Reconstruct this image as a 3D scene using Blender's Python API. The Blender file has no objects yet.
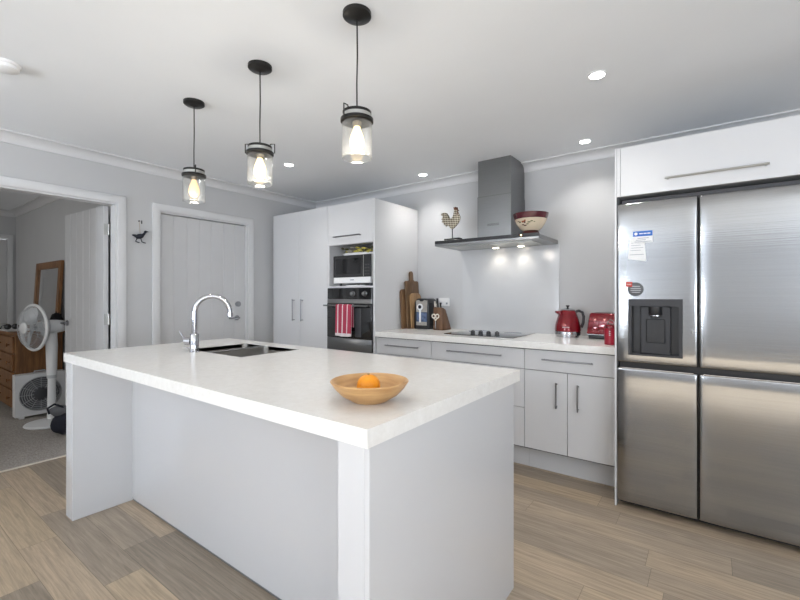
import bpy, bmesh, math, random
from math import sin, cos, pi, radians
from mathutils import Vector, Matrix
random.seed(4)
S = bpy.context.scene
COL = S.collection

# ------------------------------------------------------------------ camera, world, light, exposure
YAW = radians(36.535)
cam = bpy.data.cameras.new('camera'); cam.sensor_width = 36; cam.lens = 419.4 / 800 * 36
cam.shift_y = -5 / 800; cam.clip_start = 0.02
co = bpy.data.objects.new('camera', cam); COL.objects.link(co)
co.location = (0, 0, 1.22); co.rotation_euler = (pi / 2, 0, YAW); S.camera = co

S.view_settings.view_transform = 'Standard'; S.view_settings.look = 'None'
S.view_settings.gamma = 1; S.view_settings.use_curve_mapping = False
S.view_settings.exposure = 0.18

W = bpy.data.worlds.new('sky'); S.world = W; W.use_nodes = True
W.node_tree.nodes['Background'].inputs[0].default_value = (0.93, 0.96, 1.0, 1)
W.node_tree.nodes['Background'].inputs[1].default_value = 1.2

def area(name, loc, rot, sx, sy, power, color=(1, 1, 1), spread=180):
    l = bpy.data.lights.new(name, 'AREA'); l.shape = 'RECTANGLE'; l.size = sx; l.size_y = sy
    l.energy = power; l.color = color; l.spread = radians(spread)
    o = bpy.data.objects.new(name, l); COL.objects.link(o); o.location = loc; o.rotation_euler = rot
    return o
# added area lights at the glazed openings behind and right of the camera,
# standing for window light and tilted steeply upwards to brighten the ceiling
FILL_TINT = (0.86, 0.95, 1.08)
UP = radians(78)
area('fill_rear_a', (-2.45, -4.44, 1.10), (-pi / 2 - UP, 0, pi), 1.1, 2.0, 265, FILL_TINT)
area('fill_rear_b', (2.75, -4.44, 1.10), (-pi / 2 - UP, 0, pi), 0.7, 2.0, 130, FILL_TINT)
area('fill_side', (3.14, -1.4, 1.15), (pi / 2 + UP * 0.8, 0, pi / 2), 3.2, 1.9, 158, FILL_TINT)
area('fill_bedroom', (-5.6, -1.96, 1.4), (-pi / 2, 0, pi), 1.4, 1.1, 16, (1, 0.985, 0.96))  # unseen lamp added to brighten the bedroom

sun = bpy.data.lights.new('sun', 'SUN'); sun.energy = 42.0; sun.angle = radians(0.6); sun.color = (0.86, 0.95, 1.08)
so_ = bpy.data.objects.new('sun', sun); COL.objects.link(so_)
so_.rotation_euler = Vector((-0.90, -0.15, -0.42)).to_track_quat('-Z', 'Y').to_euler()

# ------------------------------------------------------------------ materials
MATS = {}
def mat(name, color, rough=0.5, metal=0.0, var=0.0, scale=8.0, stretch=(1, 1, 1), coat=0.0, bump=0.0,
        emit=None, trans=0.0, ior=1.45, aniso=0.0, bscale=None, spec=0.5, color2=None):
    m = bpy.data.materials.new(name); m.use_nodes = True
    nt = m.node_tree; N = nt.nodes; b = N['Principled BSDF']
    c = (*color, 1)
    b.inputs['Base Color'].default_value = c
    b.inputs['Roughness'].default_value = rough; b.inputs['Metallic'].default_value = metal
    b.inputs['Coat Weight'].default_value = coat; b.inputs['Coat Roughness'].default_value = 0.03
    b.inputs['Transmission Weight'].default_value = trans; b.inputs['IOR'].default_value = ior
    b.inputs['Anisotropic'].default_value = aniso
    b.inputs['Specular IOR Level'].default_value = spec
    tc = N.new('ShaderNodeTexCoord'); mp = N.new('ShaderNodeMapping')
    mp.inputs['Scale'].default_value = stretch
    nt.links.new(tc.outputs['Object'], mp.inputs[0])
    no = N.new('ShaderNodeTexNoise'); no.inputs['Scale'].default_value = scale; no.inputs['Detail'].default_value = 5
    nt.links.new(mp.outputs[0], no.inputs['Vector'])
    if var or color2:
        r = N.new('ShaderNodeValToRGB')
        a = color2 if color2 else tuple(v * (1 - var) for v in color)
        r.color_ramp.elements[0].color = (*a, 1); r.color_ramp.elements[1].color = c
        r.color_ramp.elements[0].position = 0.35; r.color_ramp.elements[1].position = 0.65
        nt.links.new(no.outputs['Fac'], r.inputs[0]); nt.links.new(r.outputs[0], b.inputs['Base Color'])
    if bump:
        n2 = no
        if bscale:
            n2 = N.new('ShaderNodeTexNoise'); n2.inputs['Scale'].default_value = bscale; n2.inputs['Detail'].default_value = 4
            nt.links.new(mp.outputs[0], n2.inputs['Vector'])
        bp = N.new('ShaderNodeBump'); bp.inputs['Strength'].default_value = bump; bp.inputs['Distance'].default_value = 0.01
        nt.links.new(n2.outputs['Fac'], bp.inputs['Height']); nt.links.new(bp.outputs[0], b.inputs['Normal'])
    if emit:
        b.inputs['Emission Color'].default_value = (*emit[0], 1); b.inputs['Emission Strength'].default_value = emit[1]
    MATS[name] = m
    return m

M_wall = mat('wall_paint', (0.52, 0.522, 0.527), 0.75, var=0.03, scale=3)
M_ceil = mat('ceiling_paint', (0.83, 0.85, 0.87), 0.85, var=0.02, scale=2)
M_trim = mat('trim_paint', (0.64, 0.64, 0.645), 0.4, var=0.02)
M_door = mat('door_paint', (0.57, 0.57, 0.575), 0.4, var=0.02)
M_cab = mat('cabinet_white', (0.63, 0.63, 0.638), 0.25, var=0.01, coat=0.9, scale=2)
M_gap = mat('cabinet_gap', (0.16, 0.16, 0.16), 0.7, var=0.1)
M_worktop = mat('worktop_stone', (0.83, 0.815, 0.785), 0.2, scale=34, color2=(0.765, 0.745, 0.71))
M_worktop.node_tree.nodes['Noise Texture'].inputs['Detail'].default_value = 10
M_worktop.node_tree.nodes['Noise Texture'].inputs['Roughness'].default_value = 0.75
M_steel = mat('brushed_steel', (0.25, 0.253, 0.256), 0.28, 1.0, var=0.06, scale=12, stretch=(1, 1, 30), aniso=0.0)
M_fsteel = mat('fridge_steel', (0.36, 0.364, 0.368), 0.15, 1.0, var=0.07, scale=3, stretch=(0.6, 1, 60), aniso=0.6, bump=0.02)
M_sink = mat('sink_steel', (0.55, 0.53, 0.50), 0.32, 1.0, var=0.1)
M_chrome = mat('chrome', (0.50, 0.50, 0.52), 0.07, 1.0, var=0.02)
M_handle = mat('handle_nickel', (0.30, 0.30, 0.31), 0.3, 1.0, var=0.05)
M_black = mat('black_plastic', (0.018, 0.018, 0.02), 0.35, var=0.2)
M_disp = mat('dispenser_plastic', (0.030, 0.030, 0.033), 0.45, var=0.1)
M_blackgl = mat('black_glass', (0.012, 0.012, 0.013), 0.06, var=0.1, coat=0.5)
M_darkgrey = mat('dark_grey_plastic', (0.06, 0.06, 0.065), 0.4, var=0.1)
M_bronze = mat('dark_bronze', (0.030, 0.029, 0.028), 0.32, 0.6, var=0.2)
M_white = mat('white_plastic', (0.80, 0.80, 0.80), 0.35, var=0.02)
M_whitegrey = mat('pale_grey_plastic', (0.55, 0.56, 0.57), 0.45, var=0.05)
M_red = mat('red_enamel', (0.22, 0.004, 0.012), 0.14, 0.25, var=0.15, coat=0.6)
M_redp = mat('red_canister', (0.36, 0.010, 0.03), 0.3, var=0.1)
M_oak = mat('oak_wood', (0.27, 0.125, 0.042), 0.4, scale=5, stretch=(8, 8, 1.0), color2=(0.15, 0.062, 0.018))
M_bowlw = mat('bowl_wood', (0.60, 0.36, 0.155), 0.42, scale=9, stretch=(1, 1, 9), color2=(0.46, 0.25, 0.10))
M_board1 = mat('board_walnut', (0.21, 0.115, 0.055), 0.5, scale=6, stretch=(6, 6, 1), color2=(0.13, 0.065, 0.03))
M_board2 = mat('board_rustic', (0.19, 0.11, 0.055), 0.55, scale=6, stretch=(6, 6, 1), color2=(0.10, 0.055, 0.03))
M_board3 = mat('board_acacia', (0.38, 0.23, 0.11), 0.5, scale=6, stretch=(6, 6, 1), color2=(0.26, 0.145, 0.065))
M_block = mat('knife_block_wood', (0.15, 0.075, 0.035), 0.45, scale=6, stretch=(5, 5, 1), color2=(0.085, 0.04, 0.02))
M_orange = mat('orange_peel', (0.90, 0.32, 0.01), 0.45, var=0.08, bump=0.25, bscale=120)
M_cream = mat('cream_ceramic', (0.68, 0.57, 0.42), 0.25, var=0.06, coat=0.4)
M_burg = mat('burgundy_glaze', (0.10, 0.012, 0.02), 0.2, var=0.3, coat=0.4)
M_brownfoot = mat('brown_glaze', (0.09, 0.022, 0.018), 0.3, var=0.2)
M_leafg = mat('olive_glaze', (0.09, 0.10, 0.03), 0.4, var=0.2)
M_petal = mat('rust_glaze', (0.35, 0.08, 0.02), 0.4, var=0.2)
M_paper = mat('paper', (0.74, 0.74, 0.74), 0.7, var=0.04)
M_blue = mat('blue_print', (0.02, 0.12, 0.46), 0.4, var=0.05)
M_ink = mat('grey_print', (0.25, 0.27, 0.32), 0.6, var=0.05)
M_redmag = mat('red_magnet_paint', (0.50, 0.045, 0.03), 0.4, var=0.1)
M_slate = mat('slate_magnet', (0.12, 0.125, 0.13), 0.5, var=0.3, scale=60)
M_twine = mat('twine', (0.40, 0.28, 0.15), 0.8, var=0.2)
M_metalduck = mat('dark_iron', (0.028, 0.030, 0.042), 0.5, 0.3, var=0.3)
M_navy = mat('navy_fabric', (0.015, 0.016, 0.028), 0.85, var=0.3, bump=0.2)
M_greyfab = mat('grey_fabric', (0.16, 0.16, 0.17), 0.85, var=0.2, bump=0.2)
M_fluff = mat('black_fluff', (0.008, 0.008, 0.010), 0.95, var=0.3)
M_socket = mat('socket_metal', (0.20, 0.16, 0.11), 0.35, 0.9, var=0.1)
M_lid = mat('pale_metal', (0.48, 0.48, 0.46), 0.35, 0.8, var=0.05)
M_mirror = mat('mirror_glass', (0.75, 0.75, 0.74), 0.04, 1.0, var=0.01)
M_splash = mat('splashback_glass', (0.56, 0.565, 0.575), 0.12, var=0.01, coat=0.0, bump=0.012, bscale=9)
M_hob = mat('hob_glass', (0.02, 0.02, 0.02), 0.05, var=0.1, coat=1.0, spec=0.9)
M_bulb = mat('bulb_glass', (1, 0.78, 0.45), 0.2, emit=((1.0, 0.78, 0.44), 2.6))
M_bulbdim = mat('amber_bulb_glass', (1, 0.70, 0.35), 0.15, emit=((1.0, 0.66, 0.34), 0.7))
M_lamp = mat('downlight_lens', (1, 1, 1), 0.3, emit=((1.0, 0.98, 0.95), 22))
M_hoodlamp = mat('hood_lens', (1, 0.95, 0.85), 0.3, emit=((1.0, 0.88, 0.68), 12))
M_led = mat('indicator_lens', (1, 0.8, 0.4), 0.3, emit=((1.0, 0.70, 0.28), 5))
M_silver = mat('silver_panel', (0.42, 0.39, 0.35), 0.35, 0.7, var=0.15, scale=40)
M_bluewin = mat('tank_window', (0.12, 0.17, 0.30), 0.12, var=0.5, scale=30, coat=0.5)
M_strip = mat('threshold_metal', (0.80, 0.74, 0.64), 0.4, 0.3, var=0.05)
M_scissor = mat('scissor_handle', (0.72, 0.66, 0.58), 0.4, var=0.05)

# thin clear glass: a mix of transparent and glossy so light passes
def thin_glass(name, tint, refl, glow_haze=0.0):
    m = bpy.data.materials.new(name); m.use_nodes = True
    nt = m.node_tree; N = nt.nodes
    for n in list(N): N.remove(n)
    out = N.new('ShaderNodeOutputMaterial'); mx = N.new('ShaderNodeMixShader')
    tr = N.new('ShaderNodeBsdfTransparent'); tr.inputs[0].default_value = (*tint, 1)
    haze = N.new('ShaderNodeBsdfTranslucent'); haze.inputs[0].default_value = (0.9, 0.9, 0.88, 1)
    m2 = N.new('ShaderNodeMixShader'); m2.inputs[0].default_value = glow_haze
    nt.links.new(tr.outputs[0], m2.inputs[1]); nt.links.new(haze.outputs[0], m2.inputs[2])
    gl = N.new('ShaderNodeBsdfGlossy'); gl.inputs['Roughness'].default_value = 0.03
    lw = N.new('ShaderNodeLayerWeight'); lw.inputs['Blend'].default_value = refl
    mp = N.new('ShaderNodeMapRange'); mp.inputs[3].default_value = 0.04; mp.inputs[4].default_value = 0.75
    nt.links.new(lw.outputs['Facing'], mp.inputs[0]); nt.links.new(mp.outputs[0], mx.inputs[0])
    nt.links.new(m2.outputs[0], mx.inputs[1]); nt.links.new(gl.outputs[0], mx.inputs[2])
    nt.links.new(mx.outputs[0], out.inputs[0])
    return m
M_glass = thin_glass('clear_glass', (0.95, 0.95, 0.93), 0.25)
M_shade = thin_glass('hazed_lamp_glass', (0.985, 0.985, 0.975), 0.22, 0.018)  # slight haze mixed in to imitate bulb glow scattering in the glass

# floor planks: rows along X with a random shift and a random tone for every plank
def plank_floor():
    m = bpy.data.materials.new('oak_vinyl_planks'); m.use_nodes = True
    nt = m.node_tree; N = nt.nodes; L = nt.links; b = N['Principled BSDF']
    def mth(op, a, bb=None, c=None):
        n = N.new('ShaderNodeMath'); n.operation = op
        for i, v in enumerate((a, bb, c)):
            if v is None: continue
            if isinstance(v, (int, float)): n.inputs[i].default_value = v
            else: L.new(v, n.inputs[i])
        return n.outputs[0]
    tc = N.new('ShaderNodeTexCoord'); sx = N.new('ShaderNodeSeparateXYZ'); L.new(tc.outputs['Object'], sx.inputs[0])
    X, Y = sx.outputs[0], sx.outputs[1]
    WD, LN = 0.150, 0.92
    ry = mth('DIVIDE', mth('SUBTRACT', Y, 0.724), WD); row = mth('FLOOR', ry); fy = mth('FRACT', ry)
    wn = N.new('ShaderNodeTexWhiteNoise'); wn.noise_dimensions = '1D'; L.new(row, wn.inputs['W'])
    rx = mth('ADD', mth('DIVIDE', X, LN), mth('MULTIPLY', wn.outputs['Value'], 7.31))
    colm = mth('FLOOR', rx); fx = mth('FRACT', rx)
    cb = N.new('ShaderNodeCombineXYZ'); L.new(row, cb.inputs[0]); L.new(colm, cb.inputs[1])
    w2 = N.new('ShaderNodeTexWhiteNoise'); w2.noise_dimensions = '3D'; L.new(cb.outputs[0], w2.inputs['Vector'])
    tone = N.new('ShaderNodeValToRGB'); e = tone.color_ramp.elements
    e[0].color = (0.295, 0.238, 0.18, 1); e[1].color = (0.46, 0.355, 0.24, 1); e[0].position = 0.0; e[1].position = 1.0
    k = e.new(0.45); k.color = (0.37, 0.295, 0.22, 1)
    k = e.new(0.75); k.color = (0.46, 0.355, 0.25, 1)
    L.new(w2.outputs['Value'], tone.inputs[0])
    # grain, shifted per plank
    gv = N.new('ShaderNodeCombineXYZ')
    L.new(mth('ADD', mth('MULTIPLY', X, 1.6), mth('MULTIPLY', w2.outputs['Value'], 31)), gv.inputs[0])
    L.new(mth('MULTIPLY', Y, 34), gv.inputs[1]); L.new(mth('MULTIPLY', w2.outputs['Value'], 17), gv.inputs[2])
    g = N.new('ShaderNodeTexNoise'); g.inputs['Scale'].default_value = 2.2; g.inputs['Detail'].default_value = 8
    g.inputs['Roughness'].default_value = 0.68; g.inputs['Distortion'].default_value = 0.6
    L.new(gv.outputs[0], g.inputs['Vector'])
    gr = N.new('ShaderNodeMapRange'); gr.inputs[1].default_value = 0.28; gr.inputs[2].default_value = 0.72
    gr.inputs[3].default_value = 0.62; gr.inputs[4].default_value = 1.30
    L.new(g.outputs['Fac'], gr.inputs[0])
    # seams
    ex = mth('MULTIPLY', mth('MINIMUM', fx, mth('SUBTRACT', 1.0, fx)), LN)
    ey = mth('MULTIPLY', mth('MINIMUM', fy, mth('SUBTRACT', 1.0, fy)), WD)
    seam = mth('LESS_THAN', mth('MINIMUM', ex, ey), 0.0011)
    sf = mth('SUBTRACT', 1.0, mth('MULTIPLY', seam, 0.45))
    mul = N.new('ShaderNodeVectorMath'); mul.operation = 'SCALE'
    L.new(tone.outputs[0], mul.inputs[0]); L.new(mth('MULTIPLY', gr.outputs[0], sf), mul.inputs['Scale'])
    L.new(mul.outputs[0], b.inputs['Base Color'])
    b.inputs['Roughness'].default_value = 0.42
    bp = N.new('ShaderNodeBump'); bp.inputs['Strength'].default_value = 0.12; bp.inputs['Distance'].default_value = 0.004
    L.new(g.outputs['Fac'], bp.inputs['Height']); L.new(bp.outputs[0], b.inputs['Normal'])
    return m
M_floor = plank_floor()
M_carpet = mat('carpet_pile', (0.46, 0.42, 0.38), 0.95, scale=90, color2=(0.31, 0.28, 0.25), bump=0.8)

def stripe_mat(name, c1, c2, axis, freq, off=0.0, thr=0.5):
    m = mat(name, c1, 0.85, bump=0.3, bscale=200)
    nt = m.node_tree; N = nt.nodes; L = nt.links
    tc = N.new('ShaderNodeTexCoord'); sx = N.new('ShaderNodeSeparateXYZ'); L.new(tc.outputs['Object'], sx.inputs[0])
    a = N.new('ShaderNodeMath'); a.operation = 'MULTIPLY_ADD'; a.inputs[1].default_value = freq; a.inputs[2].default_value = off
    L.new(sx.outputs[axis], a.inputs[0])
    f = N.new('ShaderNodeMath'); f.operation = 'FRACT'; L.new(a.outputs[0], f.inputs[0])
    t = N.new('ShaderNodeMath'); t.operation = 'GREATER_THAN'; t.inputs[1].default_value = thr; L.new(f.outputs[0], t.inputs[0])
    mx = N.new('ShaderNodeMix'); mx.data_type = 'RGBA'; mx.inputs[6].default_value = (*c1, 1); mx.inputs[7].default_value = (*c2, 1)
    hz = N.new('ShaderNodeMath'); hz.operation = 'LESS_THAN'; hz.inputs[1].default_value = 0.030; L.new(sx.outputs[2], hz.inputs[0])
    mxx = N.new('ShaderNodeMath'); mxx.operation = 'MAXIMUM'; L.new(t.outputs[0], mxx.inputs[0]); L.new(hz.outputs[0], mxx.inputs[1])
    L.new(mxx.outputs[0], mx.inputs[0]); L.new(mx.outputs[2], N['Principled BSDF'].inputs['Base Color'])
    return m
M_towel = stripe_mat('striped_cotton', (0.40, 0.045, 0.085), (0.72, 0.66, 0.67), 0, 17.0, 0.15, 0.84)

def checker_mat():
    m = mat('patchwork_metal', (0.42, 0.38, 0.30), 0.5, 0.3)
    nt = m.node_tree; N = nt.nodes; L = nt.links
    tc = N.new('ShaderNodeTexCoord'); mp = N.new('ShaderNodeMapping'); mp.inputs['Rotation'].default_value = (0, radians(40), 0)
    L.new(tc.outputs['Object'], mp.inputs[0])
    ck = N.new('ShaderNodeTexChecker'); ck.inputs['Scale'].default_value = 85
    ck.inputs[1].default_value = (0.50, 0.45, 0.36, 1); ck.inputs[2].default_value = (0.11, 0.085, 0.05, 1)
    L.new(mp.outputs[0], ck.inputs[0]); L.new(ck.outputs[0], N['Principled BSDF'].inputs['Base Color'])
    return m
M_rooster = checker_mat()

# ------------------------------------------------------------------ mesh builder
ORIG = {}
class MB:
    def __init__(s): s.bm = bmesh.new()
    def _merge(s, t):
        me = bpy.data.meshes.new('t'); t.to_mesh(me); t.free(); s.bm.from_mesh(me); bpy.data.meshes.remove(me)
    def box(s, x0, x1, y0, y1, z0, z1, bev=0.0, seg=2, rot=None):
        t = bmesh.new(); bmesh.ops.create_cube(t, size=1)
        c = Vector(((x0 + x1) / 2, (y0 + y1) / 2, (z0 + z1) / 2))
        for v in t.verts:
            v.co = Vector((v.co.x * (x1 - x0), v.co.y * (y1 - y0), v.co.z * (z1 - z0)))
        if bev: bmesh.ops.bevel(t, geom=list(t.edges), offset=bev, segments=seg, profile=0.5, affect='EDGES')
        for v in t.verts:
            if rot: v.co = rot @ v.co
            v.co += c
        s._merge(t); return s
    def loft(s, rings, cap=True, closed=False):
        bm = s.bm; R = [[bm.verts.new(p) for p in r] for r in rings]; n = len(R[0])
        K = len(R)
        for i in range(K if closed else K - 1):
            a, b = R[i], R[(i + 1) % K]
            for j in range(n):
                bm.faces.new((a[j], a[(j + 1) % n], b[(j + 1) % n], b[j]))
        if cap and not closed:
            bm.faces.new(R[0]); bm.faces.new(R[-1])
        return s
    def cyl(s, p0, p1, r, r2=None, n=24):
        p0, p1 = Vector(p0), Vector(p1); d = (p1 - p0).normalized()
        u = d.orthogonal().normalized(); v = d.cross(u); r2 = r if r2 is None else r2
        ring = lambda c, q: [c + (u * cos(2 * pi * k / n) + v * sin(2 * pi * k / n)) * q for k in range(n)]
        return s.loft([ring(p0, r), ring(p1, r2)])
    def lathe(s, c, prof, n=40, axis=None, sq=0.0):
        """prof: list of (radius, height); sq squares the cross-section a little"""
        rings = []
        M = Matrix.Identity(3)
        if axis is not None: M = Vector((0, 0, 1)).rotation_difference(Vector(axis)).to_matrix()
        for r, h in prof:
            ring = []
            for k in range(n):
                a = 2 * pi * k / n
                f = 1 + sq * (cos(4 * a + pi)) * -1
                ring.append(Vector(c) + M @ Vector((max(r, 1e-4) * f * cos(a), max(r, 1e-4) * f * sin(a), h)))
            rings.append(ring)
        return s.loft(rings)
    def tube(s, pts, r, n=12, closed=False, r2=None):
        pts = [Vector(p) for p in pts]; K = len(pts); rings = []; u = None
        for i, p in enumerate(pts):
            if closed: d = pts[(i + 1) % K] - pts[i - 1]
            else: d = pts[min(i + 1, K - 1)] - pts[max(i - 1, 0)]
            d.normalize()
            u = d.orthogonal().normalized() if u is None else (u - d * u.dot(d)).normalized()
            v = d.cross(u); q = r if r2 is None else r + (r2 - r) * i / (K - 1)
            rings.append([p + (u * cos(2 * pi * k / n) + v * sin(2 * pi * k / n)) * q for k in range(n)])
        return s.loft(rings, closed=closed)
    def torus(s, c, R, r, axis=(0, 0, 1), n=40, m=8):
        a = Vector(axis).normalized(); u = a.orthogonal().normalized(); v = a.cross(u); c = Vector(c)
        return s.tube([c + (u * cos(2 * pi * k / n) + v * sin(2 * pi * k / n)) * R for k in range(n)], r, m, True)
    def prism(s, pts, axis, a0, a1, bev=0.0):
        t = bmesh.new()
        f = {'x': lambda p, a: (a, p[0], p[1]), 'y': lambda p, a: (p[0], a, p[1]), 'z': lambda p, a: (p[0], p[1], a)}[axis]
        A = [t.verts.new(f(p, a0)) for p in pts]; B = [t.verts.new(f(p, a1)) for p in pts]; n = len(pts)
        t.faces.new(A); t.faces.new(B[::-1])
        for i in range(n): t.faces.new((A[i], B[i], B[(i + 1) % n], A[(i + 1) % n]))
        if bev:
            bmesh.ops.recalc_face_normals(t, faces=t.faces)
            bmesh.ops.bevel(t, geom=list(t.edges), offset=bev, segments=2, profile=0.5, affect='EDGES')
        s._merge(t); return s
    def ball(s, c, r, sc=(1, 1, 1), n=24, rot=None):
        t = bmesh.new(); bmesh.ops.create_uvsphere(t, u_segments=n, v_segments=n // 2, radius=r)
        for v in t.verts:
            v.co = Vector((v.co.x * sc[0], v.co.y * sc[1], v.co.z * sc[2]))
            if rot: v.co = rot @ v.co
            v.co += Vector(c)
        s._merge(t); return s
    def holed(s, a, b, c0, c1, f, bev=0.0):
        """slab with one rectangular hole: a,b = 4 sorted coordinates each; f(a,b,c) -> xyz"""
        t = bmesh.new(); V = {}
        for i in range(4):
            for j in range(4):
                for k, c in enumerate((c0, c1)): V[i, j, k] = t.verts.new(f(a[i], b[j], c))
        for i in range(3):
            for j in range(3):
                if i == 1 and j == 1: continue
                for k in (0, 1): t.faces.new((V[i, j, k], V[i + 1, j, k], V[i + 1, j + 1, k], V[i, j + 1, k]))
        for i in range(3):
            for j in (0, 3):
                t.faces.new((V[i, j, 0], V[i + 1, j, 0], V[i + 1, j, 1], V[i, j, 1]))
                t.faces.new((V[j, i, 0], V[j, i + 1, 0], V[j, i + 1, 1], V[j, i, 1]))
        for (i, j), (k, l) in (((1, 1), (2, 1)), ((2, 1), (2, 2)), ((2, 2), (1, 2)), ((1, 2), (1, 1))):
            t.faces.new((V[i, j, 0], V[k, l, 0], V[k, l, 1], V[i, j, 1]))
        bmesh.ops.recalc_face_normals(t, faces=t.faces)
        if bev:
            out = []
            for e in t.edges:
                if len(e.link_faces) == 2 and e.calc_face_angle(0) > 1 :
                    k = [[q for q, w in V.items() if w is vv][0] for vv in e.verts]
                    if all(q[0] in (0, 3) or q[1] in (0, 3) for q in k) and all(q[2] == 0 for q in k): out.append(e)
            bmesh.ops.bevel(t, geom=out, offset=bev, segments=4, profile=0.5, affect='EDGES')
        s._merge(t); return s
    def build(s, name, m, parent=None, angle=35, local=False):
        bm = s.bm
        bmesh.ops.recalc_face_normals(bm, faces=bm.faces)
        me = bpy.data.meshes.new(name)
        org = ORIG.get(parent.name, Vector()) if parent else None
        if parent is None and not local:
            xs = [v.co for v in bm.verts]
            org = Vector(((min(c.x for c in xs) + max(c.x for c in xs)) / 2, (min(c.y for c in xs) + max(c.y for c in xs)) / 2, min(c.z for c in xs)))
        if not local:
            for v in bm.verts: v.co -= org
        bm.to_mesh(me); bm.free()
        me.shade_smooth(); me.set_sharp_from_angle(angle=radians(angle))
        me.materials.append(m)
        o = bpy.data.objects.new(name, me); COL.objects.link(o)
        if parent: o.parent = parent; ORIG[o.name] = org
        elif not local: o.location = org; ORIG[o.name] = org.copy()
        return o
def tag(o, label, cat, group=None, kind=None):
    o['label'] = label; o['category'] = cat
    if group: o['group'] = group
    if kind: o['kind'] = kind
    return o
def thing(name, loc, label, cat, group=None, rotz=0.0, kind=None):
    o = bpy.data.objects.new(name, None); COL.objects.link(o); o.location = loc; o.rotation_euler = (0, 0, rotz)
    o.empty_display_size = 0.05
    ORIG[o.name] = Vector(loc)
    return tag(o, label, cat, group, kind)
def lab(o, t): o['label'] = t; return o
def struct(o, label, cat='structure'): return tag(o, label, cat, kind='structure')
def copy_tree(o, parent=None):
    c = o.copy(); COL.objects.link(c)
    if parent: c.parent = parent
    for ch in list(o.children): copy_tree(ch, c)
    return c

# ------------------------------------------------------------------ key planes
XL, YB, CE = -3.87, 3.50, 2.33          # left wall, hob wall, ceiling
XR, YR = 3.20, -4.50
BX, BY0, BY1 = -7.60, -2.0, 1.475       # bedroom far wall, side walls
WT = 0.10
CEB, CBB = 2.35, 2.288
CB = 2.272                              # underside of the cornice
OP0, OP1, OPZ = 0.54, 1.368, 1.964      # doorway to the bedroom
D0, D1, DZ = 1.692, 2.562, 1.953        # closed door

# floor, carpet, ceiling
o = MB().box(XL, XR, YR, YB, -0.05, 0).box(-3.932, XL, OP0 + 0.001, OP1 - 0.001, -0.05, 0).box(XL - WT, XL, D0 + 0.001, D1 - 0.001, -0.05, 0).build('floor', M_floor); struct(o, 'grey brown oak plank kitchen floor', 'floor')
o = MB().box(BX, XL - WT, BY0, BY1, -0.05, 0.0).box(XL - WT, -3.932, OP0 + 0.001, OP1 - 0.001, -0.05, 0.0).build('floor', M_carpet); struct(o, 'brown grey carpet floor of the bedroom', 'floor')
o = MB().box(-3.945, -3.920, OP0 + 0.012, OP1 - 0.012, 0.0, 0.004).build('trim_1', M_strip); struct(o, 'thin metal strip where carpet meets planks', 'trim')
o = MB().box(XL, XR, YR, YB, CE, CE + 0.05).build('ceiling', M_ceil); struct(o, 'white kitchen ceiling', 'ceiling')
o = MB().box(BX - WT, XL - WT, BY0 - WT, BY1 + WT, CEB, CEB + 0.05).build('ceiling', M_ceil); struct(o, 'bedroom ceiling seen through the doorway', 'ceiling')

def wall_holes(name, axis, c0, c1, lo, hi, holes, label, m=M_wall, top=CEB):
    """wall with rectangular holes (a0,a1,z0,z1), built of panels in one mesh"""
    b = MB(); cur = lo
    def bx(a0, a1, z0, z1):
        if a1 - a0 < 1e-4 or z1 - z0 < 1e-4: return
        if axis == 'x': b.box(c0, c1, a0, a1, z0, z1)
        else: b.box(a0, a1, c0, c1, z0, z1)
    for a0, a1, z0, z1 in sorted(holes):
        bx(cur, a0, -0.05, top); bx(a0, a1, -0.05, z0); bx(a0, a1, z1, top); cur = a1
    bx(cur, hi, -0.05, top)
    o = b.build(name, m); return struct(o, label, 'wall')
wall_holes('wall_left', 'x', XL - WT, XL, YR, YB + WT, [(OP0, OP1, -0.05, OPZ), (D0, D1, -0.05, DZ)], 'pale grey wall with the bedroom doorway and the closed door')
wall_holes('wall_back', 'y', YB, YB + WT, XL, XR + WT, [], 'pale grey wall behind the hob and range hood')
wall_holes('wall_front', 'y', YR - WT, YR, XL, XR, [(-3.75, -3.45, 0.6, 2.12), (-3.05, -1.85, 0.0, 2.12), (2.35, 3.15, 0.0, 2.12)], 'grey wall behind the camera with glazed openings')
wall_holes('wall_right', 'x', XR, XR + WT, YR - WT, YB, [(-3.05, 0.25, 0.1, 2.1)], 'grey wall to the right with a wide window')
wall_holes('wall_left', 'x', BX - WT, BX, BY0 - WT, BY1 + WT, [(0.58, 1.39, 0.0, 1.975)], 'far grey wall of the bedroom')
wall_holes('wall_back', 'y', BY1, BY1 + WT, BX, XL - WT, [], 'grey side wall of the bedroom behind the mirror')
wall_holes('wall_front', 'y', BY0 - WT, BY0, BX, XL - WT, [(-6.3, -4.9, 0.85, 1.95)], 'bedroom window wall out of view')

# cornices: cove profile swept along each wall
def cornice(n, p0, p1, inward, label, CE=CE, CB=CB):
    d = CE - CB
    prof = [(0, CB - 0.012), (0.010, CB - 0.012), (0.010, CB)] + \
           [(0.010 + 0.058 * (1 - cos(t)), CB + (d - 0.010) * sin(t)) for t in (0.26, 0.52, 0.79, 1.05, 1.31, 1.57)] + \
           [(0.080, CE - 0.010), (0.080, CE), (0, CE)]
    p0, p1, inn = Vector((*p0, 0)), Vector((*p1, 0)), Vector((*inward, 0))
    b = MB(); b.loft([[p + inn * a + Vector((0, 0, z)) for a, z in prof] for p in (p0, p1)])
    o = b.build('trim_%d' % n, M_trim); struct(o, label, 'cornice')
cornice(2, (XL, YR), (XL, YB), (1, 0), 'white cornice along the wall with the doors')
cornice(3, (XL, YB), (XR, YB), (0, -1), 'white cornice along the hob wall')
cornice(4, (BX, BY0), (BX, BY1), (1, 0), 'cornice on the far bedroom wall', CEB, CBB)
cornice(5, (BX, BY1), (XL - WT, BY1), (0, -1), 'cornice on the bedroom side wall', CEB, CBB)
cornice(6, (XR, YR), (XR, YB), (-1, 0), 'white cornice on the right wall')
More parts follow.
